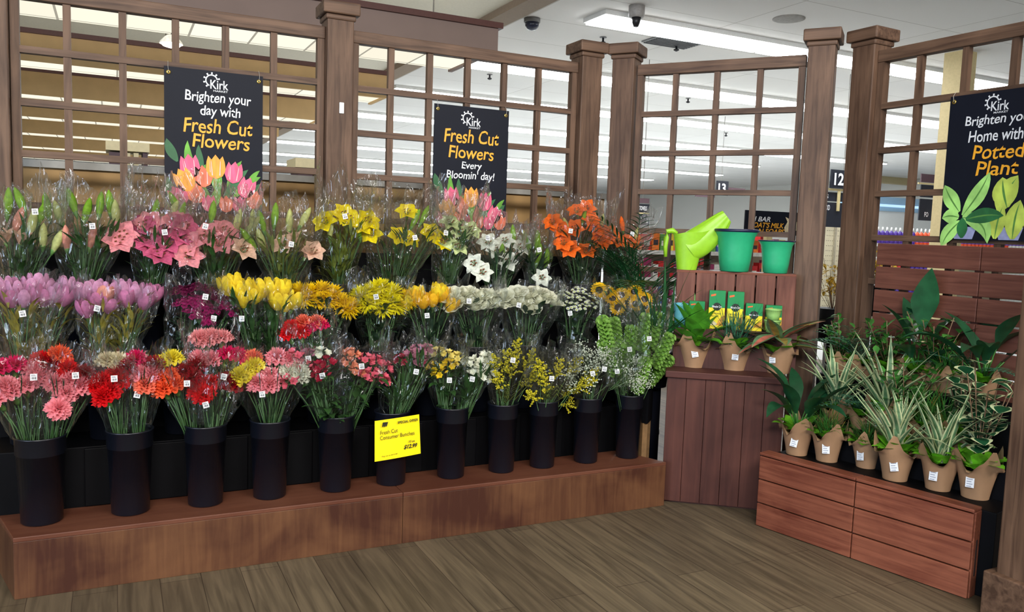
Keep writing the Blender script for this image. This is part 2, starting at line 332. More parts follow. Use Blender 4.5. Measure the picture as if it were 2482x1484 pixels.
D1 = Vector((3.185, 4.651, 0)); D2 = Vector((3.838, 3.801, 0))
q = D1-ddir*.085; post('square timber post at the left end of the angled lattice', q.x, q.y, DA)
q = D2+ddir*.09; post('square timber post behind the green pots, right end of the angled lattice', q.x, q.y, DA)
RA = math.atan2(-1, .045); rdir = Vector((math.cos(RA), math.sin(RA), 0)); R1 = Vector((4.105, 3.48, 0))
q = R1-rdir*.078+Vector((.012, 0, 0)); post('square timber post at the far end of the right lattice', q.x, q.y, RA)
q = onZ(2412, 1386, .2); post('near timber post on a plinth, cut by the right edge of the photo', q.x+.085, q.y-.085, 0, .165, 2.8, .2)
def lattice(label, P, ang, length, verts, zs, zb, stiles=True):
    """screen in its own frame: x along the run, z up"""
    t = thing('lattice_screen', label, 'lattice screen', (P.x, P.y, zb), ang, 'timber lattice screens')
    b = MB(); b.box((0, -.03, 2.665-zb), (length, .03, 2.735-zb)); part('top_rail', b, RAILX, t, bevel=.004)
    for x in verts: b = MB(); b.box((x-.018, -.017, 0), (x+.018, .017, 2.665-zb)); part('vertical_bar', b, POST, t)
    for z in zs: b = MB(); b.box((.002, -.024, z-.017-zb), (length-.002, .024, z+.017-zb)); part('crossbar', b, RAILX, t)
    if stiles:
        for x in (.0221, length-.0221): b = MB(); b.box((x-.02, -.025, 0), (x+.02, .025, 2.664-zb)); part('stile', b, POST, t)
    return t
ZS = [2.42, 2.16, 1.905, 1.645, 1.385, 1.125]
lattice('left timber lattice screen behind the lilies, carrying the larger black banner', Vector((-.4515, LY, 0)), 0, 1.56, [.25, .505, .762, 1.017, 1.275], ZS, .9)
lattice('middle timber lattice screen between two posts, carrying the smaller flower banner', Vector((1.266, LY, 0)), 0, 1.535, [.245, .492, .745, 1.0, 1.25], [z-.012 for z in ZS], .9)
lattice('short angled timber lattice screen behind the watering can', D1, DA, (D2-D1).length, [.26, .53, .80], [z-.012 for z in ZS], .9)
lattice('right timber lattice screen carrying the potted plant banner', R1, RA, 1.42, [.265, .535, .795, 1.06, 1.3], [z-.012 for z in ZS], .9)
# ================================================================== hanging banners
BAN = mat('black_vinyl', (13, 17, 30), .55, .08, 6, spec=.2); INKW = mat('white_ink', (226, 228, 232), .5, .03); INKY = mat('amber_ink', (240, 170, 40), .5, .05, 8)
BRASS = mat('brass', (176, 150, 80), .3, .1, met=.8)
def logo(t, x, z, s):
    """half ship's wheel over the shop's lettering"""
    b = MB(); cx, cz = x-.028*s/.1, z+.012*s/.1
    def ring(r0, r1, a0, a1, n=20):
        vs = []; 
        for i in range(n+1):
            a = a0+(a1-a0)*i/n
            vs += [(cx+r0*math.cos(a), -.004, cz+r0*math.sin(a)), (cx+r1*math.cos(a), -.004, cz+r1*math.sin(a))]
        b.add(vs, [(2*i, 2*i+1, 2*i+3, 2*i+2) for i in range(n)])
    k = s/.1; ring(.024*k, .030*k, .2, 4.3)
    for i in range(7):
        a = .3+i*.62; d = Vector((math.cos(a), 0, math.sin(a))); e = Vector((-d.z, 0, d.x))*.0028*k; c = Vector((cx, -.004, cz))
        b.add([tuple(c+d*.028*k-e), tuple(c+d*.040*k-e*1.5), tuple(c+d*.040*k+e*1.5), tuple(c+d*.028*k+e)], [(0, 1, 2, 3)])
    part('emblem', b, INKW, t)
    words('Kirk', t, x+.008*k, z-.006*k, .085*k, .044*k, INKW, bold=.012, name='shop_name')
    words('MARKET', t, x+.014*k, z-.037*k, .068*k, .009*k, INKW, bold=.01, name='shop_name')
PK = mat('print_pink', (226, 92, 130), .5, .2, 14, stretch=(3, 1, .6)); OR = mat('print_orange', (244, 160, 52), .5, .15, 14, stretch=(3, 1, .6)); CO = mat('print_coral', (240, 118, 84), .5, .2, 14, stretch=(3, 1, .6))
LG = mat('print_leaf', (96, 160, 46), .5, .3, 10); DG = mat('print_leaf_dark', (36, 104, 56), .5, .3, 10); PALE = mat('print_pale_green', (160, 214, 116), .5, .25, 9); LIME = mat('print_lime', (186, 206, 86), .5, .3, 9)
def tulip_print(t, x, z, s, m, tilt=0., y=-.005):
    c, sn = math.cos(tilt), math.sin(tilt); rot = lambda u, v: (x+s*(u*c-v*sn), z+s*(u*sn+v*c))
    b = MB()
    cup = [(-.02, -.5), (-.28, -.38), (-.42, -.1), (-.38, .25), (-.3, .5), (-.17, .34), (0, .56), (.17, .34), (.3, .5), (.38, .25), (.42, -.1), (.28, -.38), (.02, -.5)]
    b.flat([rot(*p) for p in cup][::1], y)
    part('printed_tulip', b, m, t)
    b = MB()
    for u in (-.16, .15): b.flat([rot(u-.015, -.35), rot(u+.03, -.35), rot(u*1.25+.02, .25), rot(u*1.25, .3)], y-.0008)
    b.flat([rot(-.25, -.2), rot(-.22, -.22), rot(-.26, .4)], y-.0008)
    part('petal_highlight', b, mat('print_petal_light', (250, 196, 196), .5), t)
BP = [0]
def blade_print(t, x, z, L, w, a, m, name='printed_leaf', y=-.0045, curl=.3):
    ex = x+L*math.cos(a-curl*.5)
    if abs(ex) > .245: L *= max(.3, (.245-abs(x))/max(.001, abs(ex)-abs(x)))
    z = max(z, -.765)
    BP[0] += 1; y -= .00012*(BP[0] % 40); b = MB(); n = 8; l = []; r = []
    for i in range(n+1):
        k = i/n; aa = a-curl*k*k; px = x+L*k*math.cos((a+aa)/2); pz = z+L*k*math.sin((a+aa)/2); ww = w*.5*math.sin(PI*min(1, k*.96+.04))**.8
        l.append((px-ww*math.sin(aa), pz+ww*math.cos(aa))); r.append((px+ww*math.sin(aa), pz-ww*math.cos(aa)))
    vs = []
    for i in range(n+1): vs += [(l[i][0], y, l[i][1]), (r[i][0], y, r[i][1])]
    b.add(vs, [(2*i, 2*i+1, 2*i+3, 2*i+2) for i in range(n)]); part(name, b, m, t)
def banner(label, loc, rz, lines):
    t = thing('banner', label, 'banner', loc, rz, 'black shop banners')
    b = MB(); b.box((-.255, -.003, -.77), (.255, .003, 0)); part('panel', b, BAN, t)
    for s in (-1, 1):
        b = MB(); b.lathe([(.005, 0), (.012, 0), (.012, .003), (.005, .003)], 14, cap0=False, cap1=False)
        part('grommet', b, BRASS, t, True, (s*.233, -.0035, -.03), (PI/2, 0, 0))
        b = MB(); b.tube([(s*.233, -.008, -.03), (s*.236, -.01, .0), (s*.234, .01, .03)], .0012, 4); part('tie', b, mat('clear_tie', (170, 165, 155), .3), t)
    for txt, x, z, w, h, m, sh in lines: words(txt, t, x, z, w, h, m, wob=.035, bold=.010, shear=sh, spacing=.98)
    return t
def tulips(t, dz=0.):
    for x, z, L, w, a, m in ((-.19, -.50, .30, .05, 2.15, DG), (-.10, -.60, .22, .045, 1.9, LG), (.02, -.66, .17, .06, 1.75, LG), (.07, -.66, .2, .045, 1.35, LG), (.1, -.68, .27, .05, .85, LG), (.05, -.70, .22, .05, 1.1, DG), (-.02, -.70, .14, .045, 2.3, LG),
                               (-.09, -.66, .16, .05, 1.45, LG), (.15, -.76, .2, .05, 1.2, DG), (-.2, -.72, .14, .05, 2.0, DG), (.0, -.74, .12, .05, 1.5, LG), (-.06, -.53, .13, .035, 1.9, DG), (.17, -.62, .12, .03, 1.1, LG)):
        blade_print(t, x, z+dz, L, w, a, m)
    for i, (x, z, s, m, ti) in enumerate(((-.128, -.525, .125, PK, .15), (.005, -.52, .125, OR, .03), (.1, -.545, .115, PK, -.12), (-.06, -.575, .115, CO, .1), (-.155, -.6, .125, OR, .5), (.168, -.625, .115, PK, -.35), (-.1, -.665, .115, CO, .5), (-.185, -.685, .11, PK, .6),
                                         (.232, -.69, .1, CO, -.25), (.06, -.72, .09, CO, 0), (.13, -.735, .09, PK, -.1), (-.03, -.725, .09, PK, .1))):
        if abs(x)+s*.42 > .255: x = math.copysign(.253-s*.42, x)
        tulip_print(t, x, max(z+dz, -.765+s*.5), s, m, ti, -.0095-.0009*(i % 3))
SY = LY-.031
t = banner('larger black banner on the left lattice reading Brighten your day, with printed tulips', (.506, SY, 2.412), 0,
  [('Brighten your', .02, -.150, .345, .072, INKW, .1), ('day with', .03, -.222, .21, .07, INKW, .1), ('Fresh Cut', .02, -.298, .36, .078, INKY, .12), ('Flowers', .035, -.380, .30, .074, INKY, .12)])
logo(t, .015, -.065, .11); tulips(t, .0)
t = banner('smaller black banner on the middle lattice reading Every Bloomin day, with printed tulips', (2.04, SY, 2.366), 0,
  [('Fresh Cut', .0, -.185, .375, .085, INKY, .12), ('Flowers', .0, -.285, .31, .078, INKY, .12), ('Every', .005, -.37, .14, .056, INKW, .1), ("Bloomin' day!", .0, -.432, .33, .066, INKW, .1)])
logo(t, .0, -.085, .115); tulips(t, -.045)
pr = R1+rdir*.745+Vector((-.04, 0, 0)); pr.z = 2.403
t = banner('black banner on the right lattice with printed leaves reading Potted Plant', tuple(pr), RA,
  [('Brighten your', .02, -.15, .36, .065, INKW, .1), ('Home with a', .03, -.225, .33, .06, INKW, .1), ('Potted', .03, -.31, .27, .075, INKY, .12), ('Plant', .03, -.395, .22, .075, INKY, .12)])
logo(t, .01, -.07, .11)
for x, z, L, w, a, m, c in ((-.13, -.64, .26, .085, .95, PALE, -.2), (-.15, -.62, .22, .085, 2.25, PALE, .2), (-.15, -.65, .14, .08, 2.9, PALE, -.6), (-.13, -.65, .2, .09, -.1, PALE, 1.3), (-.14, -.67, .17, .08, 3.9, PALE, -.4), (-.11, -.66, .2, .08, .25, DG, .3), (-.125, -.76, .11, .06, 1.6, DG, 0),
                            (.06, -.62, .2, .11, 1.3, LIME, .3), (.1, -.6, .16, .12, 1.9, LIME, .2), (.05, -.76, .18, .08, 1.5, LIME, .2), (.14, -.76, .2, .1, 1.55, LIME, .2), (.21, -.72, .18, .075, 1.4, LIME, .1), (.0, -.75, .15, .06, 1.7, LIME, .1)):
    blade_print(t, x, z, L, w, a, m, curl=c)
    blade_print(t, x, z, L*.93, w*.10, a, mat('print_vein', (86, 138, 62), .5), 'printed_vein', -.0046, c)
for x in (-.12, .12): b = MB(); b.flat([(x-.07, -.70), (x-.05, -.765), (x+.05, -.765), (x+.07, -.70)], -.0042); part('printed_pot', b, mat('print_pot', (150, 156, 196), .5), t)
# ================================================================== the flower stand
PLY = wood('stained_plywood', (74, 40, 28), (122, 82, 54), 2, 5, .5, blotch=.72); PLYD = wood('stained_plank', (66, 34, 29), (102, 60, 50), 2, 4, .5, blotch=.65)
PLT = wood('stained_top', (100, 56, 40), (122, 76, 56), 0, 5, .5, blotch=.6); BOARD = wood('crate_board', (112, 56, 40), (158, 94, 70), 0, 6, .5, blotch=.45); BOARDV = wood('crate_slat', (100, 56, 44), (142, 90, 74), 2, 5, .5, blotch=.45)
PX0, PX1, PXM, PF, PB, PZ = -.385, 2.93, 1.30, 3.802, 4.12, .265
def slab(name, label, poly):
    t = thing(name, label, 'plinth', (0, 0, 0), 0, 'plywood plinths under the buckets')
    b = MB(); b.prism(poly, .0, PZ-.02); part('front_board', b, PLY, t, bevel=.002)
    q = 0.006; cx = sum(p[0] for p in poly)/len(poly); cy = sum(p[1] for p in poly)/len(poly)
    b = MB(); b.prism(poly, PZ-.02, PZ); part('top_board', b, PLT, t, bevel=.003)
slab('plinth', 'left half of the low stained plywood plinth under the carnation buckets', [(PX0, PF), (PXM-.001, PF), (PXM-.001, PB), (PX0-.085, PB)])
slab('plinth', 'right half of the low stained plywood plinth, ending at the plank cabinet', [(PXM+.001, PF), (PX1, PF), (PX1-.13, PB), (PXM+.001, PB)])
RIS = mat('black_laminate', (5, 5, 8), .6, .2, 6, spec=.12)
t = thing('tiered_stand', 'black tiered stand holding the upper rows of flower buckets', 'display stand')
b = MB(); b.box((-.49, 4.125, 0), (2.80, 4.43, .545)); part('lower_step', b, RIS, t, bevel=.004)
b = MB(); b.box((-.52, 4.432, 0), (2.84, 4.72, .885)); part('upper_step', b, RIS, t, bevel=.004)
b = MB(); b.box((2.845, 4.44, 0), (2.925, 4.46, .95)); part('side_board', b, RIS, t)
b = MB(); b.box((-.52, 4.721, .60), (3.0, 4.738, 1.44)); part('back_board', b, RIS, t)
for x in (-.30, -.04, .22, .50, .82, 1.12, 1.42, 1.74, 2.02, 2.3, 2.56):
    b = MB(); b.box((x-.09, 4.108, .267), (x+.09, 4.124, .54)); part('panel', b, RIS, t, bevel=.004)
t = thing('side_tray', 'black tray on tan legs at the right end of the bucket stand', 'tray', (0, 0, 0))
b = MB(); b.prism([(2.812, 4.12), (2.90, 3.965), (3.0, 4.06), (2.92, 4.2)], .46, .66); part('tray_box', b, RIS, t)
for x, y in ((2.90, 4.005), (2.965, 4.065), (2.86, 4.135)): b = MB(); b.box((x-.018, y-.018, 0), (x+.018, y+.018, .46)); part('leg', b, mat('tan_leg', (128, 98, 64), .6), t)
# ---- plank cabinet under the paper-wrapped pots
ca = math.atan2(3.50-3.868, 3.425-2.945); P0 = Vector((2.955, 3.865, 0)); CL = .70
t = thing('plank_cabinet', 'dark red-brown plank cabinet facing the corner between the two stands', 'cabinet', tuple(P0), ca)
w = .112
for i in range(6):
    b = MB(); b.box((i*w+.001, 0, .012), ((i+1)*w-.001, .022, .765)); part('plank', b, PLYD, t, bevel=.002)
b = MB(); b.box((0, .022, 0), (6*w, .45, .76)); part('carcass', b, mat('cabinet_inside', (70, 36, 28), .6), t)
b = MB(); b.box((-.012, -.02, .766), (6*w+.012, .46, .805)); part('top', b, wood('dark_ledge', (74, 38, 33), (104, 60, 52), 0, 5, blotch=.5), t, bevel=.004)
CX = Matrix.Translation(P0) @ Matrix.Rotation(ca, 4, 'Z')
def cab(x, y, z): return tuple(CX @ Vector((x, y, z)))
# ---- slatted display box behind, its ledge, and what stands on top
t = thing('slatted_crate', 'upright slatted wooden crate under the watering can and the green pots', 'crate', cab(.022, .27, .806), ca)
sl = .119
for i in range(6):
    b = MB(); b.box((i*sl+.004, 0, 0), ((i+1)*sl-.004, .018, .575)); part('slat', b, BOARDV, t, bevel=.003)
b = MB(); b.box((0, .019, 0), (6*sl, .034, .06)); b.box((0, .019, .5), (6*sl, .034, .56)); b.box((0, .034, 0), (.02, .17, .572)); b.box((6*sl-.02, .034, 0), (6*sl, .17, .572)); b.box((.02, .15, 0), (6*sl-.02, .17, .572)); part('frame', b, PLYD, t)
b = MB(); b.box((0, .034, .573), (6*sl, .17, .588)); part('top_board', b, BOARD, t)
b = MB(); b.box((.005, .165, 0), (6*sl+.01, .267, .24)); b2 = tag(part('step_box', b, PLYD, None, loc=cab(.02, 0, .806), rot=(0, 0, ca)), 'low wooden step carrying the plant food cartons', 'step')
TOPZ = .806+.588
def watering_can():
    t = thing('watering_can', 'lime green plastic watering can with an upright wide spout', 'watering can', cab(.082, .365, TOPZ), ca)
    g = mat('lime_plastic', (150, 204, 44), .4, .05, sss=.1)
    b = MB()
    def body(a, k):
        ang = 2*PI*a; z = .235*k; r = .058+.03*k
        x = r*1.05*math.cos(ang); y = r*.8*math.sin(ang)
        c = max(0, math.cos(ang))
        x += .02*k*c
        if k > .5: x += c**3*.05*((k-.5)/.5)
        zz = z + (.035*(k**4))*c**2 - .012*k**6*math.sin(2*ang)**2
        return (x, y, zz)
    b.grid(body, 28, 12, wrap=True); b.add([body(i/28, 0) for i in range(28)], [tuple(range(27, -1, -1))]); b.grid(lambda a, k: (body(a, .93)[0]*k, body(a, .93)[1]*k, body(a, .93)[2]-.012), 28, 2, wrap=True)
    part('body', b, g, t, True)
    b = MB()
    def spout(a, k):
        ang = 2*PI*a; x = .004+.224*k; z = .135+.205*k-.02*math.sin(PI*k); r = .088*(1-k)**.8+.040; r = r-.035*(1-k)**3; ry = .050*(1-k)+.016
        rip = 1+.10*math.cos(ang*8)*k**2; dx, dz = -.62, .78
        return (x+dx*r*math.cos(ang)*rip, ry*math.sin(ang)*rip, z+dz*r*math.cos(ang)*rip)
    b.grid(spout, 40, 12, wrap=True); b.add([spout(i/40, 1) for i in range(40)], [tuple(range(40))]); part('spout', b, g, t, True)
    b = MB(); pts = [(-.07, 0, .222), (-.10, 0, .243), (-.125, 0, .235), (-.136, 0, .20), (-.137, 0, .14), (-.134, 0, .075)]
    b.tube(pts, [.014, .018, .02, .018, .014, .011], 10); part('handle', b, g, t, True)
watering_can()
def flared_pot(label, x, r, h, rim):
    t = thing('flower_pot', label, 'pot', cab(x*1.02, .365, TOPZ), ca, 'flared green pots')
    b = MB(); b.lathe([(.60*r, 0), (.66*r, .02*h), (.74*r, .3*h), (.80*r, .6*h), (.87*r, .82*h), (1.0*r, .94*h), (1.02*r, .96*h), (.97*r, .965*h), (.84*r, .82*h), (.7*r, .3*h), (.6*r, .06*h)], 36, cap1=True)
    part('body', b, mat('turquoise_plastic', (42, 168, 118), .42, .04), t, True)
    b = MB(); b.lathe([(.98*r, .93*h), (1.045*r, .945*h), (1.05*r, (.945+rim)*h), (.98*r, (.955+rim)*h), (.92*r, (.93+rim)*h), (.9*r, .9*h)], 36, cap0=False, cap1=False); part('rim', b, mat('navy_plastic', (24, 28, 62), .4), t, True, label='navy inner rim')
flared_pot('larger turquoise green flared pot on the slatted crate', .365, .132, .262, .05)
flared_pot('smaller turquoise green flared pot beside the post', .605, .108, .208, .018)
# ---- plant food cartons and ribbed pots
CG = mat('carton_green', (0, 132, 70), .4, .05); CY = mat('carton_yellow', (246, 226, 40), .4, .05)
def carton(label, x, w, h, y=.205, rz=0.):
    t = thing('plant_food_carton', label, 'carton', cab(x*1.02, y, .806+.241), ca+rz, 'plant food cartons'); d = .05
    b = MB(); b.box((-w/2, 0, 0), (w/2, d, h*.55), 0); b.box((-w/2, 0, h*.55), (w/2, d, h), 1); part('box', b, [CY, CG], t)
    b = MB(); b.lathe([(w*.26, 0), (w*.26, .001)], 24); part('roundel', b, mat('carton_black', (20, 20, 20), .4), t, loc=(0, -.0012, h*.58), rot=(PI/2, 0, 0))
    words('Miracle-Gro', t, 0, h*.585, w*.60, h*.06, INKW, bold=.02, y=-.0036)
    words('All Purpose', t, -.004, h*.40, w*.62, h*.05, mat('carton_dark_ink', (60, 80, 30), .5), bold=.01, y=-.002)
    words('Plant Food', t, -.010, h*.335, w*.45, h*.035, mat('carton_dark_ink', (60, 80, 30), .5), y=-.002)
    b = MB(); b.flat([(-w*.40, h*.84), (-w*.1, h*.87), (-w*.1, h*.92), (-w*.40, h*.89)], -.001); part('flash', b, mat('carton_orange', (226, 96, 40), .5), t)
    b = MB(); b.flat([(w*.0, .02), (w*.48, .02), (w*.48, h*.36), (w*.3, h*.32), (w*.1, h*.2)], -.001); part('scoop', b, mat('carton_ochre', (214, 150, 50), .5, .4, 60), t)
    b = MB(); b.flat([(-w*.45, .02), (w*.0, .02), (w*.05, h*.14), (-w*.2, h*.22), (-w*.45, h*.14)], -.0012); part('flowers', b, mat('carton_mix', (120, 150, 60), .5, .5, 120, c2=(240, 210, 190)), t)
carton('shorter green and yellow plant food carton beside the blue ribbed pot', .152, .092, .162, .200)
carton('taller green and yellow plant food carton, left of the tall pair', .268, .095, .233, .205)
carton('taller green and yellow plant food carton, right of the tall pair', .375, .095, .231, .205)
carton('shorter green and yellow plant food carton right of the tall pair', .483, .098, .165, .198)
carton('plant food carton mostly hidden behind the pale green ribbed pots', .597, .092, .158, .215)
def ribbed(label, loc, r, h, m, group=None, flip=False):
    b = MB(); pr = [(.66*r, 0), (.8*r, .45*h), (.94*r, .9*h), (r, .92*h), (r, h), (.93*r, h), (.75*r, .4*h), (.6*r, .05*h)]
    b.lathe(pr, 48, cap1=True, wob=lambda a, k: 1+.03*math.cos(a*24)*(k < 3)); return solo('ribbed_pot', b, m, label, 'pot', loc, 0, group, True)
ribbed('small sky blue ribbed pot beside the plant food cartons', cab(.058, .215, 1.047), .046, .145, mat('sky_plastic', (104, 182, 198), .5, .08))
pg = mat('pistachio_plastic', (150, 196, 112), .5, .06)
ribbed('lower of two stacked pale green ribbed pots', cab(.598, .166, 1.0475), .05, .075, pg); ribbed('upper of two stacked pale green ribbed pots', cab(.600, .167, 1.123), .048, .065, pg)
# ---- low crate bench at right
A0 = Vector((3.218, 3.345, 0)); A1 = Vector((3.463, 2.25, 0)); ba = math.atan2(A1.y-A0.y, A1.x-A0.x); BL = (A1-A0).length
t = thing('crate_bench', 'low wooden crate bench of orange-brown boards in front of the potted plants', 'crate', tuple(A0), ba)
for c in range(2):
    for r_ in range(3):
        b = MB(); b.box((c*BL/2+.003, 0, .004+r_*.134), ((c+1)*BL/2-.003, .02, .004+r_*.134+.127)); part('board', b, BOARD, t, bevel=.003)
for c in range(2): b = MB(); b.box((c*BL/2+.001, -.002, .405), ((c+1)*BL/2-.001, .085, .421)); part('top_board', b, BOARD, t, bevel=.004)
b = MB(); b.box((0, .021, 0), (.02, .085, .404)); b.box((BL/2-.01, .021, 0), (BL/2+.01, .085, .404)); part('rib', b, PLYD, t)
b = MB(); b.prism([(BL-.02, .021), (BL, .021), (BL, .085), (BL-.02, .085)], 0, .404); part('end_panel', b, BOARD, t, bevel=.004)
b = MB(); b.box((0, .046, .10), (.0015, .060, .27)); part('slot', b, mat('slot_shadow', (40, 18, 12), .8), t, loc=(BL, 0, 0), label='dark handle slot')
BX = Matrix.Translation(A0) @ Matrix.Rotation(ba, 4, 'Z')
def ben(x, y, z): return tuple(BX @ Vector((x, y, z)))      # y grows away from the aisle
t = thing('plant_stand', 'black stepped stand behind the crate bench carrying the potted plants', 'display stand', tuple(A0), ba)
for n_, y0, y1, z in (('lower_step', .087, .30, .405), ('middle_step', .302, .49, .58), ('upper_step', .492, .655, .83)):
    b = MB(); b.prism([(.02, y0), (BL+.06, y0), (BL+.06, y1 if z < .8 else .575), (.02, y1)], 0, z); part(n_, b, RIS, t, bevel=.005)
t = thing('slat_screen', 'red-brown slatted back panel between the plants and the right lattice', 'panel', (R1.x-.095, R1.y-.15, 0), RA)
for c in range(2):
    for r_ in range(6):
        b = MB(); x0 = c*.62; b.box((x0+.002, 0, .80+r_*.135), (x0+.618, .02, .80+r_*.135+.125)); part('board', b, wood('panel_board', (96, 54, 44), (134, 84, 70), 0, 6, .5, blotch=.45), t, bevel=.003)
b = MB(); [b.box((x-.02, .021, 0), (x+.02, .04, 1.60)) for x in (.05, .6, 1.2)]; part('batten', b, PLYD, t)
# ================================================================== flowers
def petal(name, c, var=.16, trans=.25, scale=60): return mat('petal_'+name, c, .6, var, scale, trans=.32, spec=.2)
PC = dict(pink=(255, 150, 160), lpink=(246, 158, 160), magenta=(222, 24, 96), red=(216, 18, 26), dred=(150, 8, 24), orange=(246, 98, 54), coral=(240, 120, 92), yellow=(244, 222, 60), white=(240, 240, 220), cream=(236, 222, 184),
          lilypink=(232, 146, 152), lilyrose=(204, 92, 128), lilyyellow=(255, 222, 24), lilylime=(214, 228, 160), lilyorange=(252, 112, 36), lilywhite=(236, 240, 224), lilypale=(228, 186, 160), budgreen=(130, 176, 50), budpink=(222, 150, 130), budpale=(196, 200, 128),
          lavender=(206, 148, 182), mauve=(196, 120, 160), plum=(150, 26, 92), plumdark=(96, 14, 58), gold=(255, 208, 16), lemon=(244, 228, 30), tulipyellow=(250, 214, 50), tulipgold=(250, 190, 36), rosewhite=(250, 250, 222), aster=(250, 250, 240),
          sun=(255, 196, 12), alred=(170, 20, 56), alpink=(230, 104, 124), alcoral=(240, 150, 116), almauve=(184, 120, 140), alyellow=(240, 220, 120), alwhite=(240, 242, 220), aldeep=(150, 40, 60), algold=(238, 204, 40))
BC = {}
def ruffle(b, R_, layers, n, seed, m=0, zc=0.):
    rr = random.Random(seed)
    for k in range(layers):
        t = (k+.6)/layers; th = t*1.55; ph = rr.random()*6
        def fn(u, v, th=th, ph=ph, k=k):
            a = 2*PI*u+ph; s = R_*(.25+.75*v); jag = (1+.085*math.sin(a*(n+9)+k) * v + .06*math.sin(a*(n*2+15)+k*2)*v+.07*math.sin(a*5+k*1.3)*v) if v > .4 else 1
            tilt = th*(.55+.45*v); return (s*jag*math.sin(tilt)*math.cos(a), s*jag*math.sin(tilt)*math.sin(a), zc+R_*.45+s*1.05*jag*math.cos(tilt)+R_*.13*v*math.sin(a*(n-2)+k*1.7))
        b.grid(fn, 84, 3, m, wrap=True)
def lilyb(b, R_, open_, seed, m=0, n=6, w=.36, rec=1.0, stam=True):
    rr = random.Random(seed)
    for i in range(n):
        az = 2*PI*i/n+rr.uniform(-.08, .08); b.leaf((0, 0, 0), az, 1.25-.2*(i % 2)*0, R_*1.25, R_*(w+.1*(i % 2))*2, droop=open_+rec*.4+rr.uniform(-.2, .2), n=6, shape=.5, fold=.22, ms=[m, m])
    if stam:
        for i in range(5):
            a = i*1.26; q = (R_*.22*math.cos(a), R_*.22*math.sin(a), R_*.62); b.tube([(0, 0, 0), q], .0016, 3, 1); b.tube([(q[0]-.004, q[1], q[2]), (q[0]+.006, q[1]+.003, q[2]+.003)], .003, 4, 2)
